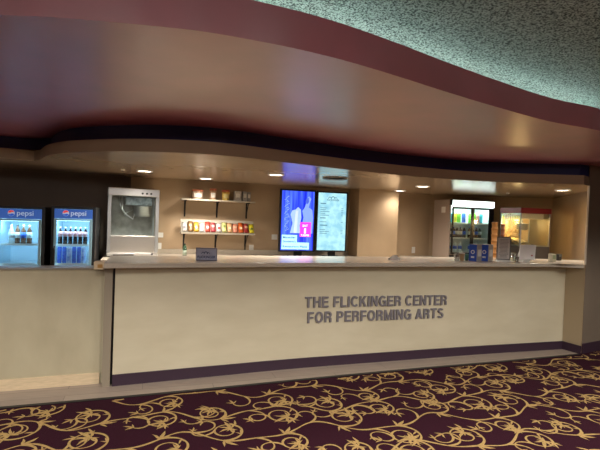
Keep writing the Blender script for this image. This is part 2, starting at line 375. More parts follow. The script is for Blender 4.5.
# keep the slab's right end against the inner wall
sl[-1] = C1 + n2*.014 - t2*.02
bm = B(); prism(bm, [tuple(p) for p in sl]+[(JW[0]-.004, JW[1]+.004)]+[tuple(p) for p in reversed(bk)], ZC-.042, ZC, 0)
bmesh.ops.triangulate(bm, faces=[f for f in bm.faces if len(f.verts) > 4])
mkc('countertop', bm, m_stone, .005)
bm = B(); strip(bm, pn[:-2], .45, .47, 0, ZC-.042); mkc('back_panel', bm, m_panel2)
# raised letters
def arc_at(px, py=310):
    best = None
    d = fw*F+rt*(px-300)+up*(225-py)
    s = 0
    for a, b in zip(panel, panel[1:]):
        e = b-a; den = d.x*e.y-d.y*e.x; t = (a.x*e.y-a.y*e.x)/den; u = (a.x*d.y-a.y*d.x)/den
        if -1e-6 <= u <= 1+1e-6: return s+u*e.length, (EYE+d*t).z
        s += e.length
def arc_pt(s):
    for a, b in zip(panel, panel[1:]):
        l = (b-a).length
        if s <= l: return a+(b-a)*(s/l), math.atan2((b-a).y, (b-a).x)
        s -= l
def lw(ch):
    def wd(t):
        b = text_bm(t, 1); x = max(v.co.x for v in b.verts)-min(v.co.x for v in b.verts); b.free(); return x
    return wd('H'+ch+'H')-wd('HH')
T = .19   # stroke of the bold sans letters, cap height 1
def arcband(cx, cy, rx, ry, a0_, a1_, t=T, n=14):
    q = []
    for k in range(n):
        u, v = [math.radians(a0_+(a1_-a0_)*j/n) for j in (k, k+1)]
        q.append([(cx+rx*math.cos(u), cy+ry*math.sin(u)), (cx+rx*math.cos(v), cy+ry*math.sin(v)), (cx+(rx-t)*math.cos(v), cy+(ry-t*.85)*math.sin(v)), (cx+(rx-t)*math.cos(u), cy+(ry-t*.85)*math.sin(u))])
    return q
def rc(x0, x1, y0, y1): return [[(x0, y0), (x1, y0), (x1, y1), (x0, y1)]]
h_ = T*.85
G = {
 'I': (T, rc(0, T, 0, 1)), 'L': (.58, rc(0, T, 0, 1)+rc(T, .58, 0, h_)),
 'T': (.66, rc(0, .66, 1-h_, 1)+rc(.33-T/2, .33+T/2, 0, 1-h_)),
 'H': (.70, rc(0, T, 0, 1)+rc(.70-T, .70, 0, 1)+rc(T, .70-T, .5-h_*.4, .5+h_*.6)),
 'E': (.62, rc(0, T, 0, 1)+rc(T, .62, 0, h_)+rc(T, .58, .5-h_*.4, .5+h_*.6)+rc(T, .61, 1-h_, 1)),
 'F': (.57, rc(0, T, 0, 1)+rc(T, .54, .48-h_*.5, .48+h_*.5)+rc(T, .57, 1-h_, 1)),
 'N': (.70, rc(0, T, 0, 1)+rc(.70-T, .70, 0, 1)+[[(T*.98, 1), (T*.98, .66), (.70-T*.98, 0), (.70-T*.98, .34)]]),
 'M': (.84, rc(0, T*.9, 0, 1)+rc(.84-T*.9, .84, 0, 1)+[[(T*.9, 1), (T*.9, .62), (.36, 0), (.42, 0), (.42, .3)], [(.84-T*.9, 1), (.84-T*.9, .62), (.48, 0), (.42, 0), (.42, .3)]]),
 'K': (.72, rc(0, T, 0, 1)+[[(T, .28), (T, .52), (.46, 1), (.70, 1)], [(.27, .50), (.40, .66), (.73, 0), (.50, 0)]]),
 'A': (.74, [[(0, 0), (.20, 0), (.42, .80), (.47, 1), (.27, 1)], [(.74, 0), (.54, 0), (.32, .80), (.27, 1), (.47, 1)]]+rc(.20, .54, .20, .20+h_*.95)),
 'O': (.78, arcband(.39, .5, .39, .515, 0, 360, n=32)),
 'C': (.72, arcband(.39, .5, .39, .515, 42, 318, n=26)),
 'G': (.76, arcband(.39, .5, .39, .515, 42, 330, n=26)+rc(.42, .76, .40, .40+h_)+rc(.76-T*.8, .76, .02, .40)),
 'P': (.66, rc(0, T, 0, 1)+rc(T, .36, 1-h_, 1)+rc(T, .36, .37, .37+h_)+arcband(.36, .685, .30, .315, -90, 90)),
 'R': (.70, rc(0, T, 0, 1)+rc(T, .38, 1-h_, 1)+rc(T, .38, .41, .41+h_)+arcband(.38, .705, .30, .295, -90, 90)+rc(.49, .49+T*.95, 0, .36)+[[(.36, .42), (.49, .36), (.49+T*.95, .36), (.58, .47)]]),
 'S': (.66, arcband(.33, .735, .31, .28, 20, 270, n=18)+arcband(.33, .285, .33, .30, -160, 90, n=18)),
}
cap = .112
for line, xa, ya, xb, yb in (('THE FLICKINGER CENTER', 304.5, 307.6, 446, 304.6), ('FOR PERFORMING ARTS', 307, 322.8, 442.6, 317.6)):
    s0, z0 = arc_at(xa, ya); s1, z1 = arc_at(xb, yb)
    tot = sum((G[c][0] if c in G else .22)+.13 for c in line)-.13; k = (s1-s0)/tot; s = s0
    print('letter aspect', k/cap)
    for c in line:
        if c != ' ':
            wd, polys = G[c]; pt, ang = arc_pt(s+wd*k/2); lb = B()
            for pi_, pl in enumerate(polys):
                y0 = -.018-.00002*(pi_ % 5); f_ = [lb.verts.new(((x-wd/2)*k, y0, y*cap)) for x, y in pl]; b_ = [lb.verts.new(((x-wd/2)*k, -.001, y*cap)) for x, y in pl]
                lb.faces.new(f_); lb.faces.new(b_[::-1])
                for j in range(len(pl)): lb.faces.new((f_[j], b_[j], b_[(j+1) % len(pl)], f_[(j+1) % len(pl)]))
            o = mk('letter', lb, m_letter, sc); zc = z0+(z1-z0)*(s-s0)/(s1-s0)
            o.location = (pt.x-panel[0].x, pt.y-panel[0].y, zc); o.rotation_euler = (0, 0, ang)
            s += wd*k+.13*k
        else: s += .35*k

# ------------------------------------------------------------------ back counter
ZB = .91
def back_run(px0, px1, depth, label):
    a = V2(onwall(px0)); b = V2(onwall(px1)); L = min((b-a).dot(wdir), (A_-a).dot(wdir)-.008)
    t = thing('back_counter', label, 'counter', (a.x, a.y, 0), ANG)
    bm = B(); box(bm, 0, L, -depth+.03, -.005, .1, ZB-.04); mk('cabinet', bm, m_panel2, t)
    bm = B(); box(bm, .01, L-.01, -depth+.08, -.02, 0, .1); mk('toe_kick', bm, m_mar2, t)
    bm = B(); box(bm, 0, L, -depth, -.005, ZB-.04, ZB); mk('worktop', bm, m_stone, t, .004)
    bm = B(); box(bm, 0, L, -.025, -.005, ZB, ZB+.07); mk('backsplash', bm, m_stone, t)
    n = max(1, round(L/.6))
    for i in range(n):
        w = L/n
        bm = B(); box(bm, i*w+.01, (i+1)*w-.01, -depth+.012, -depth+.03, .13, ZB-.06); d = mk('door', bm, m_panel2, t, .003)
        bm = B(); tube(bm, [((i+.85)*w, -depth-.01, .62), ((i+.85)*w, -depth-.01, .76)], .006); mk('handle', bm, m_steel, d)
    return t
back_run(108, 357.5, .95, 'grey topped back counter under the shelves and screens')
# right run follows the right back wall from the pier to the corner
a = V2(onwall(401, .02)); 
t = thing('back_counter', 'grey topped back counter in the right corner under the glass door refrigerator', 'counter', (0, 0, 0))
pf = [V2(P(402, 240, y=7.35)), V2(P(470, 240, y=7.25)), V2(P(518, 240, y=6.9)), Vector((4.27, 6.9))]
pb = [K+Vector((-.05, -.05)), WA1-wn*.02, a]
bm = B(); prism(bm, [tuple(p) for p in pf+pb], ZB-.04, ZB); mk('worktop', bm, m_stone, t)
pf2 = [p+Vector((0, .04)) for p in pf]
bm = B(); prism(bm, [tuple(p) for p in pf2+pb], 0, ZB-.04); mk('cabinet', bm, m_panel2, t)

# ------------------------------------------------------------------ ceiling lamps
dl = [(144.7, 170.8, 'round recessed ceiling light above the steel popcorn machine'), (206, 178.4, 'small recessed ceiling light above the bucket shelf'),
      (276, 174.4, 'recessed ceiling light left of the blue screen'), (400, 190.6, 'recessed ceiling light nearer the back wall, above the pier corner'),
      (422.7, 186.2, 'recessed ceiling light left of the glass door refrigerator, nearer the lobby'), (563, 190, 'recessed ceiling light over the right end of the counter')]
m_lamp = mat('lamp_lens', (1, .95, .85), emit=14, ecol=(1, .9, .74))
root = None
for i, (x, y, lab) in enumerate(dl):
    p = P(x, y, z=ZL)
    if root is None:
        root = thing('ceiling_light', lab, 'light', p, 0, 'recessed ceiling lights in the lower soffit')
        bm = B(); lathe(bm, [(.078, 0), (.1, 0), (.102, -.008), (.098, -.012), (.078, -.006)], seg=28); mk('trim_ring', bm, m_white, root)
        bm = B(); cyl(bm, (0, 0, -.006), .078, .005, seg=28); mk('lens', bm, m_lamp, root)
    else: dup(root, p, 0, lab)
    l = bpy.data.lights.new('downlight', 'SPOT'); l.energy = [200, 85, 200, 30, 190, 70][i]; l.spot_size = math.radians(150); l.spot_blend = 1; l.color = (1, .89, .76); l.shadow_soft_size = .07
    o = bpy.data.objects.new('downlight', l); COL.objects.link(o); o.location = (p.x, p.y, ZL-.03)
p = P(123, 169.6, z=ZL)
bm = B(); lathe(bm, [(.022, .002), (.026, -.006), (.012, -.014), (.006, -.014)]); tag(mk('sprinkler_head', bm, m_white, loc=p), 'small white sprinkler cap in the soffit left of the first light', 'sprinkler')
p = P(508, 193, z=ZL)
bm = B(); lathe(bm, [(.022, .002), (.026, -.006), (.012, -.014), (.006, -.014)]); tag(mk('sprinkler_head', bm, m_white, loc=p), 'small white sprinkler cap in the soffit above the red topped popcorn machine', 'sprinkler')
p = P(335, 178, z=ZL); t = thing('ceiling_vent', 'round flat ceiling vent in the soffit above the menu screen', 'vent', p)
bm = B(); cyl(bm, (0, 0, -.008), .16, .0075, seg=32); mk('flange', bm, mat('vent_grey', (.35, .33, .3), rough=.5), t)
bm = B()
for r in (.05, .09, .13): lathe(bm, [(r, -.008), (r+.02, -.016), (r+.02, -.018), (r, -.011)], seg=32)
mk('louver_rings', bm, mat('vent_dark', (.12, .11, .1), rough=.5), t)

# lobby lamps above the viewer; rear point lamps added as fill for the fascia
m_ll = mat('lobby_lens', (1, .97, .92), emit=10, ecol=(1, .95, .88)); root = None
for i, (x, y, e_) in enumerate([(-3.6, .7, 200), (-2.2, .7, 200), (-.9, .75, 200), (.5, 1.0, 230), (1.75, 1.75, 260), (3.2, 2.35, 260), (4.9, 3.0, 160), (-2.4, -2.2, 40), (.4, -2.2, 40), (3.2, -2.2, 40)]):
    lab = 'round white downlight in the textured lobby ceiling %s the curved soffit' % ('close to' if i < 7 else 'as added fill far from'); gp = 'lobby downlights %s the soffit' % ('close to' if i < 7 else 'as added fill far from')
    if root is None:
        root = thing('lobby_downlight', lab, 'light', (x, y, ZT), 0, gp)
        bm = B(); lathe(bm, [(.08, 0), (.11, 0), (.112, -.01), (.105, -.014), (.08, -.006)], seg=28); mk('trim_ring', bm, m_white, root)
        bm = B(); cyl(bm, (0, 0, -.006), .08, .005, seg=28); mk('lens', bm, m_ll, root)
    else: dup(root, (x, y, ZT), 0, lab, gp)
    l = bpy.data.lights.new('lobby_lamp', 'SPOT' if i < 7 else 'POINT'); l.energy = e_*(.78 if i < 7 else 1.3); l.color = (1, .95, .88); l.shadow_soft_size = .08
    if i < 7: l.spot_size = math.radians(140); l.spot_blend = .35
    o = bpy.data.objects.new('lobby_lamp', l); COL.objects.link(o); o.location = (x, y, ZT-(.04 if i < 7 else .14))

# ------------------------------------------------------------------ bottles and such
def bottle(name, label, cat, loc, r, h, m_body, m_label, m_cap, group=None, lab=(.32, .62)):
    t = thing(name, label, cat, loc, 0, group)
    bm = B(); lathe(bm, [(r*.9, 0), (r, .01), (r, h*.30), (r*.94, h*.36), (r, h*.62), (r*.85, h*.72), (r*.38, h*.86), (r*.36, h*.94)], seg=14); mk('body', bm, m_body, t)
    bm = B(); lathe(bm, [(r*1.02, h*lab[0]), (r*1.02, h*lab[1])], seg=14); mk('label_wrap', bm, m_label, t)
    bm = B(); lathe(bm, [(r*.42, h*.93), (r*.42, h)], seg=12); mk('cap', bm, m_cap, t)
    return t
def can(name, label, cat, loc, r, h, m_body, m_top, group=None):
    t = thing(name, label, cat, loc, 0, group)
    bm = B(); lathe(bm, [(r*.8, 0), (r, h*.06), (r, h*.9), (r*.82, h)], seg=14); mk('body', bm, m_body, t)
    bm = B(); lathe(bm, [(r*.78, h*.995), (r*.7, h*1.005)], seg=14); mk('lid', bm, m_top, t)
    return t
m_cola = mat('cola', (.02, .008, .006), rough=.12); m_rlab = mat('red_white_label', (.65, .12, .12), rough=.4, col2=(.8, .6, .58), nscale=25)
m_water = mat('water_bottle', (.55, .7, .75), rough=.1, spec=.7); m_blab = mat('blue_label', (.02, .07, .5), rough=.35, col2=(.05, .2, .8), nscale=30)
m_brown = mat('brown_bottle', (.14, .06, .03), rough=.15); m_wlab = mat('white_label', (.7, .7, .68), rough=.5, noise=.2, nscale=40)
m_green = mat('lime_label', (.2, .6, .05), rough=.4); m_yel = mat('yellow_label', (.8, .65, .05), rough=.4); m_teal = mat('teal_label', (.05, .4, .5), rough=.4)
m_silver = mat('silver', (.6, .6, .62), rough=.3, metal=.9)

# ------------------------------------------------------------------ upright coolers at the left
def cooler(A, rz, w, h, label, logo_side):
    d = .6
    t = thing('beverage_cooler', label, 'refrigerator', (A.x, A.y, 0), rz, 'blue topped glass door drink coolers')
    bm = B(); th = .035
    box(bm, 0, th, 0, d, .03, h); box(bm, w-th, w, 0, d, .03, h); box(bm, th, w-th, 0, d, h-.03, h); box(bm, th, w-th, 0, d, .03, .28); box(bm, th, w-th, d-.03, d, .28, h-.03)
    mk('cabinet', bm, m_black, t, .004)
    bm = B(); box(bm, th, w-th, d-.04, d-.031, .28, h-.03); box(bm, th, th+.008, .02, d-.04, .28, h-.03); box(bm, w-th-.008, w-th, .02, d-.04, .28, h-.03); box(bm, th+.008, w-th-.008, .02, d-.04, .281, .29)
    mk('liner', bm, m_fridge_in, t)
    hh = .115
    bm = B(); box(bm, th+.003, w-th-.003, -.02, .03, h-.03-hh, h-.032)
    s = mk('lit_header', bm, mat('blue_header', (.02, .07, .3), emit=.55, ecol=(.05, .14, .50)), t)
    mw = mat('header_white', (.6, .7, .8), emit=.3, ecol=(.5, .7, 1)); mr = mat('header_red', (.8, .05, .05), emit=.5, ecol=(.9, .1, .1))
    tb = text_bm('pepsi', .085, .001, .001, width=.17); bmesh.ops.translate(tb, verts=tb.verts, vec=(w*.44, -.022, h-.03-hh*.66)); mk('header_text', tb, mw, s)
    bm = B(); cx, cz, R = w*.33, h-.03-hh*.45, .036
    lathe(bm, [(R, -.024), (R, -.0215)], (cx, 0, cz), 28, 0, 'y')
    pts = [(cx+R*.94*math.cos(a), -.0262, cz+R*.94*math.sin(a)) for a in [math.radians(k) for k in range(20, 171, 10)]]; pts += [(cx-R*.3, -.0262, cz+R*.08), (cx+R*.3, -.0262, cz+R*.35)]
    quadf(bm, pts, 1)
    pts = [(cx+R*.94*math.cos(a), -.0262, cz+R*.94*math.sin(a)) for a in [math.radians(k) for k in range(200, 341, 10)]]; pts += [(cx+R*.3, -.0262, cz-R*.1), (cx-R*.3, -.0262, cz-R*.36)]
    quadf(bm, pts, 2)
    mk('header_logo', bm, [mw, mr, mat('logo_blue', (.02, .1, .5), emit=.5, ecol=(.02, .12, .6))], s, fix=False)
    zt = h-.03-hh
    bm = B(); f = .028
    box(bm, th, th+f, -.022, .006, .26, zt-.005); box(bm, w-th-f, w-th, -.022, .006, .26, zt-.005); box(bm, th+f, w-th-f, -.022, .006, zt-.025, zt-.005); box(bm, th+f, w-th-f, -.022, .006, .26, .29)
    dr = mk('door', bm, mat('pale_blue_frame', (.35, .6, .75), rough=.35), t)
    bm = B(); box(bm, th+f, w-th-f, -.012, -.006, .29, zt-.025); mk('door_glass', bm, m_glass, dr)
    bm = B(); tube(bm, [(th+.012, -.024, .75), (th+.012, -.05, .78), (th+.012, -.05, 1.05), (th+.012, -.024, 1.08)], .009); mk('handle', bm, m_black, dr)
    shelves = [.33, .585, .86, 1.095]
    for z in shelves:
        bm = B()
        for k in range(15): tube(bm, [(th+.015+k*(w-2*th-.03)/14, .035, z), (th+.015+k*(w-2*th-.03)/14, d-.05, z)], .0025, 5)
        box(bm, th+.009, w-th-.009, .03, .036, z-.012, z+.012)
        mk('shelf', bm, m_white, t)
    bm = B(); box(bm, th+.02, w-th-.02, .025, .04, zt-.03, zt-.012); mk('light_tube', bm, mat('cooler_tube', (.7, .9, 1), emit=4, ecol=(.45, .82, 1)), t)
    bm = B()
    for sx in (th+.012, w-th-.018): box(bm, sx, sx+.006, .012, .026, .3, zt-.03)
    mk('light_tube', bm, MATS['cooler_tube'], t)
    l = bpy.data.lights.new('cooler_lamp', 'AREA'); l.shape = 'RECTANGLE'; l.size = w-.15; l.size_y = .08; l.energy = 3.5; l.color = (.44, .74, 1)
    o = bpy.data.objects.new('cooler_lamp', l); COL.objects.link(o); o.parent = t; o.location = (w/2, .07, zt-.035); o.rotation_euler = (math.radians(35), 0, 0)
    for x in (.05, w-.05):
        for y in (.05, d-.05): bm = B(); cyl(bm, (x, y, 0), .018, .03); mk('foot', bm, m_black, t)
    return t, shelves
RC = ANG
def at_rot(A, rz, x, y, z): return (A.x+x*math.cos(rz)-y*math.sin(rz), A.y+x*math.sin(rz)+y*math.cos(rz), z)
D1 = 5.15
c1r = P(44.5, 240, y=5.32); c1l = P(-6, 240, y=5.14)
w1 = (V2(c1r)-V2(c1l)).length; r1 = math.atan2(c1r.y-c1l.y, c1r.x-c1l.x); h1 = P(20, 206.3, y=5.2).z
ck1, sh = cooler(c1l, r1, w1, h1, 'leftmost glass door drink cooler, nearly empty with a few bottles', 0)
c2l = P(50.5, 240, y=5.36); c2r = P(95, 240, y=5.52)
w2 = (V2(c2r)-V2(c2l)).length; r2 = math.atan2(c2r.y-c2l.y, c2r.x-c2l.x); h2 = P(75, 206.8, y=5.44).z
ck2, sh = cooler(c2l, r2, w2, h2, 'glass door drink cooler beside the steel popcorn machine, with cola and blue bottles', 0)
print('cooler dims', w1, h1, w2, h2)
# contents
names1 = ['clear bottle with a pale label at the left of the leftmost cooler shelf', 'brown bottle with white label, second from the left in the leftmost cooler', 'brown bottle with blue label, third from the left in the leftmost cooler', 'dark bottle at the right of the four in the leftmost cooler']
mm = [(m_water, m_wlab, m_white), (m_brown, m_wlab, m_blackm), (m_brown, m_blab, m_white), (m_brown, m_wlab, m_white)]
for i in range(4):
    bottle('drink_bottle', names1[i], 'bottle', at_rot(c1l, r1, .150+i*.062, .1, 1.0985), .029, .225, *mm[i], group='bottles in the leftmost cooler')
for i in range(6):
    bottle('cola_bottle', 'dark cola bottle with red label, right cooler upper row, %s' % ['far left', 'second from left', 'third from left', 'third from right', 'second from right', 'far right'][i], 'bottle', at_rot(c2l, r2, .088+i*.056, .1, 1.0985), .025, .215, m_cola, m_rlab, [m_rlab, m_white][i % 2], group='cola bottles in the right cooler', lab=(.45, .75))
    can('blue_drink_can', 'tall blue drink can, right cooler lower row, %s' % ['far left', 'second from left', 'third from left', 'third from right', 'second from right', 'far right'][i], 'can', at_rot(c2l, r2, .085+i*.054, .1, .8635), .024, .205, [m_blab, m_blab, mat('blue_silver_can', (.1, .2, .6), rough=.3, col2=(.6, .65, .8), nscale=18)][i % 3], m_silver, group='blue cans in the right cooler')

# ------------------------------------------------------------------ stainless popcorn machine
a = P(106.2, 257, z=ZB+.001); b = P(157.6, 258, y=a.y+.27)
W_ = (V2(b)-V2(a)).length; rz = math.atan2(b.y-a.y, b.x-a.x); H_ = P(109, 187, y=a.y).z-ZB; print('popcorn', W_, H_, a)
t = thing('popcorn_machine', 'large stainless steel popcorn machine with glass front and hanging kettle', 'popcorn machine', (a.x, a.y, ZB), rz)
Dp = .5; hl = .30*H_; hb = .05; top = .89*H_; pw = .045
bm = B(); box(bm, 0, W_, 0, Dp, .012, hb); box(bm, .01, W_-.01, .005, Dp, hb, hb+.01); mk('base', bm, m_steel, t, .004)
bm = B(); box(bm, pw, W_-pw, .004, .02, hb+.01, hl); box(bm, pw, W_-pw, -.004, .006, hl, hl+.008); mk('front_panel', bm, m_steel, t, .003)
bm = B(); box(bm, .08, W_*.52, -.008, 0, .02, .034); mk('crumb_tray', bm, m_black, t)
for x in (0, W_-pw):
    bm = B(); box(bm, x, x+pw, 0, .04, hb+.01, top); mk('corner_post', bm, m_alu, t, .004)
    bm = B(); box(bm, x+.012, x+pw-.012, Dp-.03, Dp, hb+.01, top); mk('rear_post', bm, m_alu, t)
bm = B(); box(bm, 0, W_, -.004, Dp, top, H_); mk('header', bm, m_steel, t, .006)
for i in range(3):
    bm = B(); cyl(bm, (W_*(.66+.085*i), -.018, top+(H_-top)*.38), .014, .014, 'y', 14); mk('knob', bm, m_black, t)
bm = B(); cyl(bm, (W_*.88, -.016, .04), .014, .016, 'y', 14); mk('knob', bm, m_black, t)
bm = B(); box(bm, pw, W_-pw, .014, .018, hl, top); mk('front_glass', bm, m_glass, t)
for x in (.006, W_-.01):
    bm = B(); box(bm, x, x+.004, .04, Dp-.03, hb+.01, top); mk('side_glass', bm, m_glass, t)
bm = B(); box(bm, .02, W_-.02, Dp-.012, Dp-.004, hb+.01, top); mk('back_panel', bm, mat('dull_steel', (.35, .33, .31), rough=.35, metal=.8, noise=.3, nscale=9), t)
bm = B(); box(bm, .03, W_-.03, .03, Dp-.02, hl-.02, hl-.012); mk('popcorn_deck', bm, m_steel, t)
bm = B(); kx, kz = W_*.69, H_*.66; lathe(bm, [(.05, -.07), (.1, -.06), (.115, -.04), (.118, .07), (.124, .072), (.124, .08), (.03, .085), (.02, .1)], (kx, .24, kz), 28); kt = mk('kettle', bm, m_steel, t)
bm = B(); tube(bm, [(kx-.12, .24, kz+.03), (kx-.2, .2, kz-.01), (kx-.24, .18, kz-.05)], .008); mk('kettle_handle', bm, m_steel, kt)
bm = B(); tube(bm, [(kx, .24, kz+.09), (kx, .24, top)], .01); tube(bm, [(kx+.1, .24, kz+.08), (kx+.1, .24, top)], .008); mk('kettle_hanger', bm, m_steel, kt)
bm = B(); box(bm, W_*.36, W_*.88, .16, .34, H_*.76, H_*.875); mk('exhaust_box', bm, mat('mottled_steel', (.3, .32, .34), rough=.3, metal=.9, noise=.5, nscale=22), t)
bm = B(); tube(bm, [(W_*.22, .2, top), (W_*.24, .18, H_*.76), (W_*.36, .15, H_*.62), (W_*.5, .16, H_*.55), (kx-.1, .2, kz-.02)], .007); tube(bm, [(W_*.3, .22, top), (W_*.28, .15, H_*.7), (W_*.33, .14, H_*.64)], .012); mk('power_cable', bm, m_silver, t)
for x in (.04, W_-.04):
    for y in (.05, Dp-.05): bm = B(); cyl(bm, (x, y, 0), .016, .012); mk('foot', bm, m_black, t)
# wooden block with a socket at the counter's left end
p = P(98, 267.5, y=4.0)
t = thing('junction_box', 'small pale wooden block with a brass socket at the left end of the counter', 'outlet box', (sl[0].x-.10, sl[0].y+.03, 1.031), ANG)
bm = B(); box(bm, 0, .08, 0, .12, 0, .065); mk('block', bm, m_oak, t, .004)
bm = B(); box(bm, .03, .068, -.004, 0, .015, .045); mk('socket', bm, mat('brass', (.6, .35, .12), rough=.35, metal=.8), t)

# ------------------------------------------------------------------ wall plates
def plate(px, py, w, h, label, off=0.008, n=2):
    q = onwall(px, off, py); t = thing('wall_plate', label, 'outlet', q, ANG, None)
    bm = B(); box(bm, -w/2, w/2, 0, off-.001, -h/2, h/2); mk('cover', bm, m_white, t, .002)
    bm = B()
    for k in range(n): box(bm, -.014, .014, -.003, 0, -h*.32+k*h*.42, -h*.32+k*h*.42+.028)
    mk('socket', bm, m_paper, t)
plate(160.5, 235, .08, .075, 'square white switch plate right of the steel popcorn machine', n=1)
plate(159.7, 247, .05, .125, 'tall white outlet just under the square switch plate')
plate(251.3, 248.5, .075, .12, 'white outlet below the right end of the candy shelf')
plate(274.5, 237, .095, .085, 'white wall plate left of the blue screen', n=1)
plate(413.5, 250, .07, .115, 'white outlet on the wall left of the glass door refrigerator')

# ------------------------------------------------------------------ shelves
a = onwall(181.7, .25, 198.3); b = onwall(255.3, .25, 201.7); zs = (a.z+b.z)/2; Ls = (V2(b)-V2(a)).length
base = V2(a)+wn*.25
t = thing('wall_shelf', 'upper pale wall shelf holding popcorn buckets, on black brackets', 'shelf', (base.x, base.y, zs), ANG)
bm = B(); box(bm, 0, Ls, -.27, -.002, -.022, 0); mk('board', bm, mat('shelf_laminate', (.42, .38, .31), rough=.45, noise=.05),  t, .003)
def bracket(t, x, z0, dep, drop):
    bm = B(); box(bm, x-.012, x+.012, -.012, -.002, z0-drop, z0); box(bm, x-.012, x+.012, -dep, -.012, z0-.012, z0); tube(bm, [(x, -.01, z0-drop*.75), (x, -dep*.75, z0-.012)], .006, 6); mk('bracket', bm, m_blackm, t)
for f in (.06, .5, .925): bracket(t, Ls*f, -.022, .2, .25)
SA = (V2(base), zs)
def on_shelf(fr, dep): q = SA[0]+wdir*Ls*fr-wn*dep; return (q.x, q.y, SA[1]+.0005)
m_bucket = mat('clear_plastic_bucket', (.55, .42, .33), rough=.25, noise=.15, nscale=30); m_lid = mat('terracotta_lid', (.5, .17, .09), rough=.45)
m_pop_y = mat('popcorn_yellow', (.8, .55, .12), rough=.7, noise=.3, nscale=60)
def tub(fr, r, h, label, mb, ml, mlab, lw_=.6):
    t = thing('popcorn_tub', label, 'tub', on_shelf(fr, .13), ANG)
    bm = B(); lathe(bm, [(r*.82, 0), (r*.85, .004), (r, h*.82)], seg=26); mk('body', bm, mb, t)
    bm = B(); lathe(bm, [(r*1.05, h*.8), (r*1.05, h*.94), (r*.95, h), (r*.2, h)], seg=26); mk('lid', bm, ml, t)
    bm = B()
    n = 10
    for k in range(n):
        a0_, a1_ = [-PI/2+(j/n-.5)*1.5 for j in (k, k+1)]
        quadf(bm, [(math.cos(a_)*rr, math.sin(a_)*rr, zz) for a_, rr, zz in ((a0_, r*.93, h*.2), (a1_, r*.93, h*.2), (a1_, r*1.0, h*.62), (a0_, r*1.0, h*.62))])
    mk('front_label', bm, mlab, t)
tub(.215, .088, .148, 'wide tub with terracotta lid and white label at the left of the upper shelf', m_bucket, m_lid, m_paper)
tub(.425, .052, .175, 'tall narrow tub with brown top between two shorter tubs on the upper shelf', mat('tan_tub', (.5, .32, .2), rough=.35), m_lid, m_paper)
tub(.60, .062, .165, 'yellow popcorn tub with red lid in the middle of the upper shelf', m_pop_y, mat('red_lid', (.45, .1, .05), rough=.4), mat('cream_label', (.8, .7, .3), rough=.6))
for i, (f, w, h, c, lb) in enumerate(((.765, .11, .155, (.5, .47, .44), 'silver grey carton, wider of the two at the right of the upper shelf'), (.865, .065, .155, (.42, .42, .42), 'narrow grey packet next to the silver carton on the upper shelf'), (.925, .055, .15, (.3, .3, .3), 'dark grey packet at the right end of the upper shelf'))):
    t = thing('snack_carton', lb, 'carton', on_shelf(f, .17), ANG+.06*(i-1))
    bm = B(); box(bm, -w/2, w/2, 0, .09, 0, h); mk('box', bm, mat('carton%d' % i, c, rough=.5, noise=.25, nscale=30), t, .004)
    bm = B(); box(bm, -w*.3, w*.3, -.001, 0, h*.35, h*.75); mk('front_label', bm, m_paper, t)
# slanted candy shelf
a = onwall(180.8, .24, 232); b = onwall(254.5, .24, 234); zs2 = (a.z+b.z)/2; L2 = (V2(b)-V2(a)).length; base2 = V2(a)+wn*.24
zt2 = P(181, 219, y=a.y+.1).z-zs2
t = thing('display_shelf', 'slanted pale display shelf below the bucket shelf, lined with candy packets', 'shelf', (base2.x, base2.y, zs2), ANG)
bm = B()
v = [[bm.verts.new(c) for c in ((x, -.26, 0), (x, -.24, 0), (x, -.10, zt2), (x, -.12, zt2))] for x in (0, L2)]
for i in range(4): bm.faces.new((v[0][i], v[0][(i+1) % 4], v[1][(i+1) % 4], v[1][i]))
bm.faces.new(v[0][::-1]); bm.faces.new(v[1]); mk('slanted_board', bm, MATS['shelf_laminate'], t)
bm = B(); box(bm, 0, L2, -.24, -.002, -.02, -.001); mk('bottom_board', bm, MATS['shelf_laminate'], t)
bm = B(); box(bm, 0, L2, -.285, -.262, -.02, .006); mk('front_lip', bm, MATS['shelf_laminate'], t)
for f in (.055, .49, .915): bracket(t, L2*f, -.02, .22, .27)
cs = [('white', (.75, .72, .68), (.2, .2, .25)), ('brown and tan', (.35, .2, .08), (.8, .6, .2)), ('golden yellow', (.85, .5, .05), (.9, .8, .3)), ('white and silver', (.75, .75, .75), (.5, .5, .55)), ('red and white', (.65, .07, .04), (.85, .8, .8)), ('crimson striped', (.5, .05, .07), (.9, .8, .7)), ('white with red', (.8, .76, .74), (.6, .1, .1)), ('pale lime', (.75, .75, .3), (.3, .4, .1)), ('peach', (.85, .5, .25), (.95, .8, .6)), ('pink and orange', (.8, .3, .2), (.9, .6, .4)), ('bright orange', (.85, .15, .02), (1, .85, .6)), ('dark red', (.4, .03, .03), (.8, .5, .3)), ('bright yellow', (.85, .75, .03), (.2, .25, .05))]
sang = math.atan2(.14, zt2)
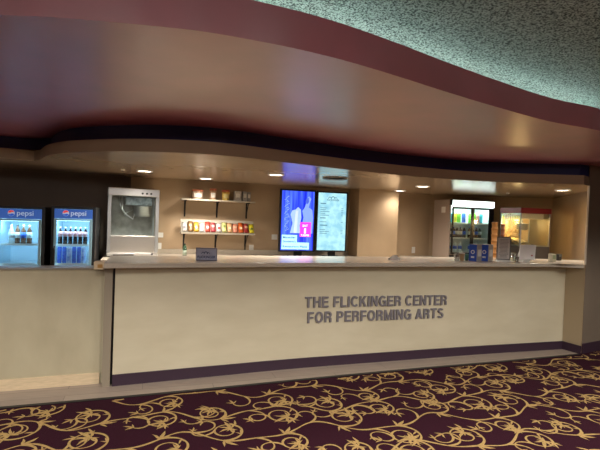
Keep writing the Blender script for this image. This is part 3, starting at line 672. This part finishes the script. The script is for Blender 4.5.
for i, (cn, c, c2) in enumerate(cs):
    fr = (i+.62)/13.2; q = base2+wdir*L2*fr-wn*.262
    hgt = zt2*1.05*(.82+.1*((i*5) % 3)/2); wd = L2/13.2*.9
    pos = {0: 'at the left end', 12: 'at the right end'}.get(i, '')
    lbl = '%s candy packet on the slanted shelf%s' % (cn, (' '+pos) if pos else ', right of the %s one' % cs[i-1][0])
    t = thing('candy_packet', lbl, 'candy', (q.x, q.y, zs2+.004), ANG, 'candy packets on the slanted shelf'); t.rotation_euler = (-sang, .015*math.sin(i*2.1), ANG)
    bm = B(); nseg = 6
    # pillow pack
    for sgn in (1, -1):
        g = [[bm.verts.new(((ix/4-.5)*wd, -.014-sgn*.012*math.sin(PI*ix/4)**.6*math.sin(PI*iz/nseg)**.5 if 0 < ix < 4 and 0 < iz < nseg else -.014, iz/nseg*hgt)) for ix in range(5)] for iz in range(nseg+1)]
        for iz in range(nseg):
            for ix in range(4): f = bm.faces.new((g[iz][ix], g[iz][ix+1], g[iz+1][ix+1], g[iz+1][ix])); f.smooth = True
    bmesh.ops.remove_doubles(bm, verts=bm.verts, dist=1e-5); mk('wrapper', bm, mat('candy_%d' % i, tuple(v*.72 for v in c), rough=.35, noise=.1), t)
    bm = B(); lathe(bm, [(wd*.3, -.030), (wd*.3, -.0275)], (0, 0, hgt*(.42+.16*(i % 2))), 12, 0, 'y'); mk('print', bm, mat('candyp_%d' % i, tuple(v*.72 for v in c2), rough=.4), t)

# ------------------------------------------------------------------ bottle and centre sign
q = P(184.5, 257, z=ZB+.001)
bottle('glass_bottle', 'small green glass bottle with dark neck below the candy shelf', 'bottle', q, .03, P(184.5, 243.5, y=q.y).z-ZB, m_green_glass, mat('sage_label', (.25, .3, .24), rough=.5), m_black, lab=(.15, .5))
a = P(195.6, 260.2, z=ZC+.001); b = P(217, 260.6, z=ZC+.001); ws = (V2(b)-V2(a)).length; hs = P(196, 247.6, y=a.y).z-ZC
m_ink = mat('navy_ink', (.02, .03, .12), rough=.5)
def mountain(bm, x, z, s, y, mi=0):
    for cx, k in ((-.9, .8), (.5, 1.0), (1.7, .7)):
        n = 8
        for j in range(n):
            a0_, a1_ = PI*j/n, PI*(j+1)/n; R, r = s*k, s*k*.68
            quadf(bm, [(x+cx*s*.8+R*math.cos(a0_)*.8, y, z+R*math.sin(a0_)), (x+cx*s*.8+R*math.cos(a1_)*.8, y, z+R*math.sin(a1_)), (x+cx*s*.8+r*math.cos(a1_)*.8, y, z+r*math.sin(a1_)), (x+cx*s*.8+r*math.cos(a0_)*.8, y, z+r*math.sin(a0_))], mi)
t = thing('counter_sign', 'small grey blue sign with dark mountain emblem standing on the counter', 'sign', (a.x, a.y, ZC), math.atan2(b.y-a.y, b.x-a.x))
bm = B(); box(bm, 0, ws, 0, .018, 0, hs); mk('board', bm, mat('slate_board', hexc(120, 120, 142), rough=.5), t, .003)
bm = B(); box(bm, .008, ws-.008, -.002, 0, .008, hs-.008); mk('face', bm, mat('slate_face', hexc(178, 182, 205), rough=.5, noise=.1), t)
bm = text_bm('FLICKINGER', .034, .0005, .001, width=ws*.84); bmesh.ops.translate(bm, verts=bm.verts, vec=(ws*.08, -.003, hs*.18)); mk('sign_text', bm, m_ink, t)
bm = B(); mountain(bm, ws*.42, hs*.52, ws*.12, -.003); mk('emblem', bm, m_ink, t, fix=False)

# ------------------------------------------------------------------ screens
def screen(name, label, c4, ydep0, ydep1):
    (xl, yt, xr, yb) = c4
    a = P(xl, yb, y=ydep0); b = P(xr, yb+.4, y=ydep1); w = (V2(b)-V2(a)).length; z0 = (a.z+b.z)/2; h = P((xl+xr)/2+1.5, yt, y=(ydep0+ydep1)/2).z-z0
    t = thing(name, label, 'screen', (a.x, a.y, ZB), math.atan2(b.y-a.y, b.x-a.x)); g = z0-ZB
    bm = B(); box(bm, 0, w, 0, .045, g, g+h); mk('housing', bm, m_black, t, .004)
    bm = B(); box(bm, w*.32, w*.82, -.06, .16, 0, .012); box(bm, w*.45, w*.68, .05, .075, .012, g+.2); mk('stand', bm, m_blackm, t, .003)
    return t, w, h, g
def disp(name, c, s, **k): return mat(name, c, rough=.3, emit=s, ecol=c, spec=.3, **k)
t, w, h, g = screen('digital_poster_screen', 'left upright screen showing a blue event poster', (278.3, 189.5, 314.2, 251.6), 6.96, 7.13)
print('tv', w, h, g)
ES = 1.5
bw = .016
def rectp(bm, u0_, u1_, v0_, v1_, y, mi=0): quadf(bm, [(w*u0_, y, g+h*v0_), (w*u1_, y, g+h*v0_), (w*u1_, y, g+h*v1_), (w*u0_, y, g+h*v1_)], mi)
# the blue picture: emissive curtain folds
mb = bpy.data.materials.new('poster_blue'); mb.use_nodes = True; nt = mb.node_tree; bs = nt.nodes['Principled BSDF']; bs.inputs['Base Color'].default_value = (.01, .01, .02, 1); bs.inputs['Roughness'].default_value = .25
tc = nt.nodes.new('ShaderNodeTexCoord'); mp = nt.nodes.new('ShaderNodeMapping'); mp.inputs['Scale'].default_value = (14, 1, .6); nz = nt.nodes.new('ShaderNodeTexNoise'); nz.inputs['Scale'].default_value = 1.3; cr = nt.nodes.new('ShaderNodeValToRGB')
cr.color_ramp.elements[0].position = .35; cr.color_ramp.elements[0].color = (*hexc(22, 40, 205), 1); cr.color_ramp.elements[1].position = .7; cr.color_ramp.elements[1].color = (*hexc(84, 120, 250), 1)
nt.links.new(tc.outputs['Object'], mp.inputs[0]); nt.links.new(mp.outputs[0], nz.inputs[0]); nt.links.new(nz.outputs['Fac'], cr.inputs[0]); nt.links.new(cr.outputs[0], bs.inputs['Emission Color']); bs.inputs['Emission Strength'].default_value = ES
bm = B(); rectp(bm, .05, .95, .025, .975, -.0015); pic = mk('display', bm, mb, t)
def blob(pts, y, m, name):
    bm = B(); quadf(bm, [(w*u, y, g+h*v) for u, v in pts]); mk(name, bm, m, pic)
pale = disp('poster_pale', hexc(150, 178, 250), ES*.9)
blob([(.30, .30), (.36, .46), (.30, .60), (.34, .66), (.44, .68), (.50, .72), (.58, .68), (.60, .55), (.56, .42), (.58, .30)], -.002, pale, 'figure_picture')
blob([(.62, .42), (.66, .56), (.62, .66), (.68, .71), (.72, .78), (.74, .86), (.80, .90), (.86, .86), (.82, .78), (.80, .72), (.90, .68), (.93, .55), (.92, .30), (.66, .30)], -.0022, disp('poster_pale2', hexc(120, 150, 245), ES*.9), 'figure_picture')
blob([(.70, .80), (.73, .87), (.79, .87), (.80, .81), (.76, .77)], -.0026, disp('poster_mid', hexc(70, 95, 200), ES*.8), 'head_picture')
blob([(.40, .30), (.44, .66), (.50, .66), (.48, .30)], -.0026, disp('poster_mid3', hexc(185, 205, 255), ES*.9), 'shirt_picture')
bm = B(); rectp(bm, .57, .88, .245, .48, -.003); mk('date_badge', bm, disp('badge_magenta', hexc(215, 60, 205), ES), pic)
wt = disp('screen_white', (.95, .95, 1), ES)
for s_, sz, u, v, wd in (('SAT', .05, .64, .405, .15), ('1', .115, .69, .30, .05), ('7:30PM', .04, .60, .255, .23)):
    bm = text_bm(s_, sz, .0002, .001, width=w*wd); bmesh.ops.translate(bm, verts=bm.verts, vec=(w*u, -.0038, g+h*v)); mk('badge_text', bm, wt, pic)
cy = disp('caption_cyan', hexc(160, 215, 245), ES)
bm = B(); rectp(bm, .08, .50, .15, .27, -.0031); rectp(bm, .08, .84, .04, .15, -.0031); mk('caption_box', bm, cy, pic)
dk = disp('caption_ink', hexc(30, 60, 110), ES*.8)
for s_, u, v, wd in (('Manadier', .11, .215, .36), ("Student's", .11, .15, .36), ('Restaurant Plans', .11, .07, .68)):
    bm = text_bm(s_, .045, .0002, .0008, width=w*wd); bmesh.ops.translate(bm, verts=bm.verts, vec=(w*u, -.004, g+h*v)); mk('caption_text', bm, dk, pic)
# tall handwritten looking strokes along the left of the poster (unreadable in the photo)
bm = B(); random.seed(3)
for k in range(26):
    v0_ = .33+k*.0215; u0_ = .17+.045*math.sin(k*1.3); tube(bm, [(w*u0_, -.003, g+h*v0_), (w*(u0_+.09*random.uniform(-.2, 1)), -.003, g+h*(v0_+.012)), (w*(u0_+.04), -.003, g+h*(v0_+.02))], .0028, 5)
mk('script_strokes', bm, disp('script_ink', hexc(150, 180, 220), ES*.7), pic)

t, w, h, g = screen('menu_screen', 'right upright screen showing a pale cyan price menu', (314.9, 191.6, 346, 251.6), 7.14, 7.27)
mm_ = bpy.data.materials.new('menu_cyan'); mm_.use_nodes = True; nt = mm_.node_tree; bs = nt.nodes['Principled BSDF']; bs.inputs['Base Color'].default_value = (.02, .03, .03, 1); bs.inputs['Roughness'].default_value = .25
tc = nt.nodes.new('ShaderNodeTexCoord'); nz = nt.nodes.new('ShaderNodeTexNoise'); nz.inputs['Scale'].default_value = 9; nz.inputs['Detail'].default_value = 6; cr = nt.nodes.new('ShaderNodeValToRGB')
cr.color_ramp.elements[0].position = .38; cr.color_ramp.elements[0].color = (*hexc(150, 212, 232), 1); cr.color_ramp.elements[1].position = .6; cr.color_ramp.elements[1].color = (*hexc(186, 240, 246), 1)
nt.links.new(tc.outputs['Object'], nz.inputs[0]); nt.links.new(nz.outputs['Fac'], cr.inputs[0]); nt.links.new(cr.outputs[0], bs.inputs['Emission Color']); bs.inputs['Emission Strength'].default_value = 1.15
mi_ = disp('menu_ink', hexc(90, 135, 160), .9)
bm = B(); rectp(bm, .05, .95, .025, .975, -.0015)
for v_, u1_, pr in ((.79, .3, 0), (.72, .34, 1), (.69, .3, 1), (.66, .42, 1), (.63, .28, 1), (.60, .4, 1), (.55, .3, 0), (.49, .33, 1), (.43, .36, 0), (.36, .3, 1), (.33, .42, 1), (.30, .35, 1)):
    rectp(bm, .12, u1_, v_, v_+(.010 if pr else .017), -.003, 1)
    if pr: rectp(bm, .79, .86, v_, v_+.009, -.003, 1)
pic = mk('display', bm, [mm_, mi_], t, fix=False)
bm = text_bm('FLICKINGER', .04, .0002, .001, width=w*.4); bmesh.ops.translate(bm, verts=bm.verts, vec=(w*.32, -.003, g+h*.845)); mk('menu_heading', bm, mi_, pic)
bm = B(); mountain(bm, w*.48, g+h*.875, w*.09, -.003); mk('menu_emblem', bm, mi_, pic, fix=False)

# ------------------------------------------------------------------ glass door merchandiser
P1 = P(449, 240, y=7.55); P2 = P(492.8, 240, y=7.78); wM = (V2(P2)-V2(P1)).length; rM = math.atan2(P2.y-P1.y, P2.x-P1.x)
hM = P(449, 199.2, y=7.55).z-ZB; dM = .5; print('merch', wM, hM)
t = thing('countertop_refrigerator', 'grey double glass door refrigerator with bright white lit header on back counter', 'refrigerator', (P1.x, P1.y, ZB), rM)
m_mg = mat('grey_brown_metal', hexc(176, 160, 148), rough=.4, metal=.15)
bm = B(); e = .022
box(bm, 0, e, 0, dM, .02, hM); box(bm, wM-e, wM, 0, dM, .02, hM); box(bm, e, wM-e, 0, dM, hM-e, hM); box(bm, e, wM-e, 0, dM, .02, .10); box(bm, e, wM-e, dM-e, dM, .1, hM-e)
mk('cabinet', bm, m_mg, t, .006)
bm = B(); box(bm, -.003, 0, .14, .26, hM*.78, hM*.88); mk('side_sticker', bm, m_paper, t)
bm = B(); box(bm, .01, wM-.01, -.012, 0, .012, .085); mk('vent_grille', bm, m_black, t)
zt = hM-.125
bm = B(); box(bm, .012, wM-.012, -.025, .02, zt+.01, hM-.012); mk('lit_header', bm, mat('header_lamp', (.9, 1, 1), emit=2.6, ecol=(.82, 1, .97)), t, .01)
bm = B(); box(bm, -.002, .025, -.03, .025, hM-.1, hM+.004); mk('header_cap', bm, m_black, t, .005)
bm = B(); box(bm, e, wM-e, dM-e-.01, dM-e, .1, hM-e); box(bm, e, e+.006, .03, dM-e-.01, .1, hM-e); box(bm, wM-e-.006, wM-e, .03, dM-e-.01, .1, hM-e); mk('liner', bm, mat('white_liner', (.75, .8, .78), rough=.5), t)
for k in (0, 1):
    x0, x1 = (.03, wM*.53) if k == 0 else (wM*.47, wM-.075); y0 = -.02+.012*k; f = .03
    bm = B(); box(bm, x0, x0+f, y0, y0+.012, .1, zt); box(bm, x1-f, x1, y0, y0+.012, .1, zt); box(bm, x0+f, x1-f, y0, y0+.012, zt-.03, zt); box(bm, x0+f, x1-f, y0, y0+.012, .1, .13)
    d_ = mk('sliding_door', bm, m_black, t)
    bm = B(); box(bm, x0+f, x1-f, y0+.004, y0+.008, .13, zt-.03); mk('door_glass', bm, m_glass, d_)
bm = B(); box(bm, wM-.075, wM-.012, -.015, .01, .1, zt); mk('side_stile', bm, m_black, t)
shz = [.125, .125+(zt-.1)*.31, .125+(zt-.1)*.63]
for z in shz[1:]+[shz[0]]:
    bm = B(); box(bm, e+.006, wM-e-.006, .035, dM-.05, z-.008, z); box(bm, e+.006, wM-e-.006, .030, .035, z-.014, z+.01); mk('shelf', bm, m_white, t)
bm = B(); box(bm, e+.01, wM-e-.01, .04, .055, zt-.02, zt-.005); box(bm, wM-e-.016, wM-e-.007, .02, .03, .14, zt-.03); mk('light_tube', bm, mat('merch_tube', (.9, 1, 1), emit=5, ecol=(.8, 1, .97)), t)
l = bpy.data.lights.new('fridge_lamp', 'AREA'); l.shape = 'RECTANGLE'; l.size = wM-.1; l.size_y = .06; l.energy = 5; l.color = (.78, 1, .95)
o = bpy.data.objects.new('fridge_lamp', l); COL.objects.link(o); o.parent = t; o.location = (wM/2, .08, zt-.03); o.rotation_euler = (math.radians(30), 0, 0)
def atM(x, y, z): return at_rot(P1, rM, x, y, ZB+z+.0008)
tops = [('pale green', m_teal), ('yellow', m_yel), ('yellow green', m_green), ('blue', m_blab), ('lime green', m_green), ('bright green', m_green), ('red', m_rlab), ('teal', m_teal)]
xs = [.09, .17, .25, .345, .48, .55, .62, .69]
for i, ((cn, ml), x) in enumerate(zip(tops, xs)):
    can('drink_can', '%s drink can on the top shelf of the double door refrigerator, %s' % (cn, ['first from left', 'second from left', 'third from left', 'fourth from left', 'fourth from right', 'third from right', 'second from right', 'first from right'][i]), 'can', atM(x, .11, shz[2]), .034, .17, ml, m_silver, 'cans on the top refrigerator shelf')
for i, x in enumerate([.085, .155, .225, .295, .365, .47, .54, .61, .68]):
    bottle('soda_bottle', 'dark soda bottle on the middle refrigerator shelf, %s' % (['leftmost', 'second from left', 'third from left', 'fourth from left', 'fifth from left', 'fourth from right', 'third from right', 'second from right', 'rightmost'][i]), 'bottle', atM(x, .11, shz[1]), .03, .19, m_cola, [m_wlab, m_blab, m_wlab][i % 3], [m_white, m_blab][i % 2], 'soda bottles on the middle refrigerator shelf')
for i, x in enumerate([.1, .2, .3, .5, .62]):
    bottle('water_bottle', 'clear bottle with blue label on the bottom refrigerator shelf, %s' % (['leftmost', 'second from left', 'middle', 'second from right', 'rightmost'][i]), 'bottle', atM(x, .12, shz[0]), .034, .18, m_water, m_blab, m_white, 'water bottles on the bottom refrigerator shelf')

# ------------------------------------------------------------------ red topped popcorn machine
bet = math.radians(13); Cc = P(520, 235, y=7.02); wR = .56; dR = .48; hR = P(520.5, 207.5, y=7.02).z-ZB; print('pop2', hR)
t = thing('popcorn_machine', 'red topped popcorn machine with glass sides and warm glowing inside', 'popcorn machine', (Cc.x, Cc.y, ZB), bet)
m_rt = mat('red_enamel', (.22, .012, .025), rough=.35)
hb = .30
bm = B(); box(bm, 0, wR, 0, dR, .012, hb); mk('base', bm, mat('dark_grey_enamel', (.10, .085, .075), rough=.4), t, .005)
bm = B(); box(bm, wR*.72, wR*.82, -.003, 0, .05, .075); mk('base_label', bm, m_white, t)
bm = B(); box(bm, -.005, wR+.005, -.005, dR+.005, hR-.085, hR); mk('roof', bm, m_rt, t, .004)
for i, (x, y) in enumerate(((0, 0), (wR-.02, 0), (0, dR-.02), (wR-.02, dR-.02))):
    bm = B(); box(bm, x, x+.02, y, y+.02, hb, hR-.085); mk('corner_post', bm, m_alu, t, .002)
for nm, b_ in (('front_glass', (.02, wR-.02, .008, .011)), ('rear_glass', (.02, wR-.02, dR-.011, dR-.008)), ('side_glass', (.008, .011, .02, dR-.02)), ('side_glass', (wR-.011, wR-.008, .02, dR-.02))):
    bm = B(); box(bm, *b_, hb, hR-.085); mk(nm, bm, m_glass, t)
bm = B(); box(bm, .02, wR-.02, .02, dR-.02, hb, hb+.008); mk('deck', bm, m_steel, t)
bm = B(); box(bm, .02, wR-.02, dR-.018, dR-.012, hb+.008, hR-.085); mk('rear_panel', bm, mat('cream_enamel', (.42, .32, .19), rough=.45), t)
bm = B(); prev = None
for iy in range(9):
    for ix in range(13): pass
g_ = [[bm.verts.new((.03+ix*(wR*.55)/14, .03+iy*(dR-.06)/10, hb+.009+.11*max(0, 1-((ix-4)/9.)**2-((iy-6)/8.)**2)+random.uniform(0, .014))) for ix in range(15)] for iy in range(11)]
for iy in range(10):
    for ix in range(14): bm.faces.new((g_[iy][ix], g_[iy][ix+1], g_[iy+1][ix+1], g_[iy+1][ix]))
pc = mk('popcorn_heap', bm, mat('popped_corn', (.85, .66, .3), rough=.9, noise=.2, nscale=60, bump=.6, bscale=60), t); pc['kind'] = 'stuff'
bm = B(); box(bm, .05, wR-.05, .1, dR-.06, hR-.17, hR-.086); mk('lamp_housing', bm, mat('warm_white_enamel', (.75, .7, .6), rough=.4), t)
bm = B(); lathe(bm, [(.05, -.055), (.085, -.045), (.09, .045), (.095, .05), (.02, .06)], (wR*.26, .14, hb+.31), 26); kt = mk('kettle', bm, m_steel, t)
bm = B(); tube(bm, [(wR*.26, .14, hb+.35), (wR*.26, .14, hR-.17)], .009); tube(bm, [(wR*.22, .14, hb+.009), (wR*.22, .14, hb+.25)], .014); mk('kettle_post', bm, m_alu, kt)
# white lettering on the left glass: unreadable in the photograph, kept as the shapes it shows
bm = B(); random.seed(5)
for k in range(7):
    y = .05+k*.055; box(bm, .004, .007, y, y+.012, hR-.2, hR-.12+.02*random.random()); box(bm, .004, .007, y+.012, y+.034, hR-.135, hR-.12)
mk('side_lettering', bm, m_white, t)
bm = B(); cyl(bm, (.12, .24, hR-.215), .035, .03); mk('heat_lamp', bm, mat('warm_bulb', (1, .7, .3), emit=8, ecol=(1, .6, .22)), t)
l = bpy.data.lights.new('popper_lamp', 'POINT'); l.energy = 13; l.color = (1, .62, .25); l.shadow_soft_size = .03
o = bpy.data.objects.new('popper_lamp', l); COL.objects.link(o); o.parent = t; o.location = (.12, .24, hR-.25)
for x in (.05, wR-.05):
    for y in (.05, dR-.05): bm = B(); cyl(bm, (x, y, 0), .016, .012); mk('foot', bm, m_black, t)
# stacks of cups between refrigerator and popcorn machine
for (px, py, yy, r, n, c, lb) in ((495, 222, 6.95, .045, 7, (.55, .26, .08), 'orange brown stack of paper cups left of the red topped popcorn machine'), (503, 224, 6.9, .03, 8, (.3, .12, .07), 'dark brown stack of paper cups in front of the glowing popcorn machine side')):
    q = P(px, py, y=yy); t = thing('cup_stack', lb, 'cups', (q.x, q.y, ZB))
    H = q.z-ZB; bm = B(); prof = []
    for k in range(n):
        z = k*H/n; prof += [(r*.85, z), (r, z+H/n*.8), (r*1.06, z+H/n*.82), (r*1.06, z+H/n*.97)]
    lathe(bm, prof, seg=18); mk('cups', bm, mat('cupcol%s' % c[0], c, rough=.6), t)
    bm = B(); lathe(bm, [(r*.95, H*.97), (r*.9, H+.001)], seg=18); mk('top_rim', bm, m_paper, t)

# ------------------------------------------------------------------ things on the serving counter
q = P(394, 259.4, z=ZC+.0005)
bm = B(); s_ = .07; hq = .05
A3 = [bm.verts.new(c) for c in ((-s_, -.03, 0), (s_, -.03, 0), (s_*.4, 0, hq), (-s_*.3, 0, hq*.9), (-s_, .03, 0), (s_, .03, 0), (-s_*.96, -.028, 0), (s_*.96, -.028, 0))]
bm.faces.new((A3[0], A3[1], A3[2], A3[3])); bm.faces.new((A3[3], A3[2], A3[5], A3[4]))
o = mk('paper_tent', bm, m_paper, loc=q, rz=ANG); sd = o.modifiers.new('s', 'SOLIDIFY'); sd.thickness = .0015; tag(o, 'small folded white paper on the counter in front of the tan pier', 'paper')
def cup(px, py, r, h, label, mb, name='cup', cat='cup', band=None):
    q = P(px, py, z=ZC+.0008); t = thing(name, label, cat, q)
    bm = B(); lathe(bm, [(r*.72, 0), (r*.74, .003), (r, h), (r*.95, h-.001), (r*.7, .006), (r*.1, .006)], seg=20); mk('body', bm, mb, t)
    bm = B(); lathe(bm, [(r*1.0, h-.004), (r*1.06, h-.003), (r*1.06, h+.002), (r*.96, h+.002)], seg=20); mk('rim', bm, band or mb, t)
    return t
cup(456.5, 260.3, .038, .085, 'clear plastic cup leftmost of the items before the refrigerator', m_cup)
cup(461.8, 260.6, .032, .09, 'brown paper cup beside the clear cup before the refrigerator', mat('kraft', (.4, .25, .12), rough=.7), band=m_paper)
cup(466.5, 260.5, .028, .075, 'dark green cup next to the blue napkin dispenser', mat('dkgreen', (.04, .14, .1), rough=.4))
def dispenser(px, py, label):
    q = P(px, py, z=ZC+.0005); t = thing('napkin_dispenser', label, 'dispenser', q, math.radians(42), 'blue and grey napkin dispensers'); a_ = .10; hh = .205
    bm = B(); box(bm, 0, .125, 0, a_, 0, hh); mk('body', bm, mat('satin_grey', (.42, .40, .38), rough=.4, metal=.3), t, .004)
    bm = B(); box(bm, -.004, 0, .003, a_-.003, .004, hh-.004); fc = mk('blue_face', bm, mat('royal_blue', (.02, .08, .48), rough=.35), t)
    bm = B(); lathe(bm, [(.024, -.0052), (.024, -.004)], (0, a_/2, hh*.55), 22, 0, 'x'); lathe(bm, [(.014, -.0062), (.014, -.0052)], (0, a_/2, hh*.55), 22, 1, 'x'); mk('round_emblem', bm, [m_white, MATS['royal_blue']], fc)
    bm = B(); box(bm, -.0052, -.004, a_*.3, a_*.7, hh*.2, hh*.3); mk('face_text', bm, m_white, fc)
    bm = B(); box(bm, .02, .105, -.002, 0, hh*.3, hh*.7); mk('napkin_slot', bm, m_paper, t)
dispenser(476.6, 261.8, 'blue faced grey napkin dispenser, left one of the pair')
dispenser(488.1, 261.8, 'blue faced grey napkin dispenser, right one, beside the framed notice')
# framed notice
a = P(496.4, 261.2, z=ZC+.0005); b = P(510.2, 261.5, y=a.y+.02); wN = (V2(b)-V2(a)).length; hN = P(496.4, 236.5, y=a.y).z-ZC
t = thing('framed_notice', 'upright white notice in a dark frame with a clear foot on the counter', 'sign', (a.x, a.y, ZC), math.atan2(b.y-a.y, b.x-a.x))
bm = B(); f = .012; z0 = .02
box(bm, 0, f, 0, .01, z0, hN); box(bm, wN-f, wN, 0, .01, z0, hN); box(bm, f, wN-f, 0, .01, z0, z0+f); box(bm, f, wN-f, 0, .01, hN-f, hN); mk('frame', bm, mat('pewter', (.12, .12, .12), rough=.4), t)
bm = B(); box(bm, f, wN-f, .003, .007, z0+f, hN-f); pp = mk('sheet', bm, mat('notice_sheet', (.62, .58, .54), rough=.7), t)
bm = B(); random.seed(2)
for k in range(14):
    v_ = z0+f+.02+k*(hN-z0-2*f-.03)/14; u_ = random.uniform(.14, .26); box(bm, wN*u_, wN*(1-u_), .002, .003, v_, v_+.006)
mk('text_lines', bm, mat('grey_ink', (.22, .2, .2), rough=.7), pp)
bm = B(); box(bm, -.02, wN+.02, -.05, .05, 0, .008); box(bm, .0, wN, .0, .012, .008, z0); mk('foot', bm, m_white, t, .002)
cup(513.2, 260.9, .032, .10, 'clear plastic cup right of the framed notice', m_cup)
cup(516.6, 262.6, .026, .07, 'short clear plastic cup touching the white tablet register', m_cup)
# tablet register
a = P(520.5, 262, z=ZC+.0005)
t = thing('tablet_register', 'white tablet register on an angled stand seen from behind', 'register', (a.x, a.y, ZC), .15)
bm = B(); # wedge stand
wS = .19
prof = [(-.02, 0), (.13, 0), (.15, .012), (.06, .14), (.02, .15), (-.03, .02)]
vv = [[bm.verts.new((x, y, z)) for y, z in prof] for x in (.02, .11)]
bm.faces.new(vv[0]); bm.faces.new(vv[1][::-1])
for i in range(len(prof)): bm.faces.new((vv[0][i], vv[1][i], vv[1][(i+1) % len(prof)], vv[0][(i+1) % len(prof)]))
mk('stand', bm, m_white, t, .006)
bm = B()
c8 = [(-.07, -.045, .03), (.15, -.045, .03), (.235, .055, .205), (.02, .055, .205)]
th_ = Vector((0, -.012, .008)); lo_ = [bm.verts.new(c) for c in c8]; hi_ = [bm.verts.new(Vector(c)+th_) for c in c8]
bm.faces.new(lo_); bm.faces.new(hi_[::-1])
for i in range(4): bm.faces.new((lo_[i], lo_[(i+1) % 4], hi_[(i+1) % 4], hi_[i]))
tab = mk('tablet', bm, mat('bright_white_plastic', (.9, .9, .88), rough=.35), t, .004)
bm = B(); lathe(bm, [(.011, 0), (.011, .0015)], (.125, -.034, .085), 16, 0, 'y'); mk('tablet_logo', bm, mat('logo_red', (.5, .1, .08), rough=.4), tab)
# small dispensers at the right end
q = P(554, 262, z=ZC+.0005); t = thing('condiment_holder', 'small cream and green holder at the right end of the counter', 'holder', q, .3)
bm = B(); box(bm, -.035, .035, 0, .06, 0, .10); mk('body', bm, mat('cream', (.6, .56, .42), rough=.5), t, .004)
bm = B(); box(bm, -.025, .025, -.002, 0, .035, .085); mk('front_label', bm, mat('sage', (.3, .36, .22), rough=.5), t)
q = P(560, 260.5, z=ZC+.0005); t = thing('card_reader', 'black card reader beside the cream holder at the right wall', 'card reader', q, .3)
bm = B(); box(bm, -.03, .03, 0, .06, 0, .085); mk('body', bm, m_black, t, .006)
bm = B(); box(bm, -.02, .02, -.0015, 0, .05, .075); mk('screen', bm, mat('grey_lcd', (.15, .17, .17), rough=.3), t)

# ------------------------------------------------------------------ world and view
w_ = bpy.data.worlds.new('world'); bpy.context.scene.world = w_; w_.use_nodes = True
w_.node_tree.nodes['Background'].inputs[0].default_value = (.02, .02, .022, 1); w_.node_tree.nodes['Background'].inputs[1].default_value = 1
vs = bpy.context.scene.view_settings; vs.view_transform = 'Standard'; vs.look = 'None'; vs.gamma = 1; vs.exposure = 0.0; vs.use_curve_mapping = False
for o in bpy.data.objects:
    if o.type == 'LIGHT' and o.parent is None: pass
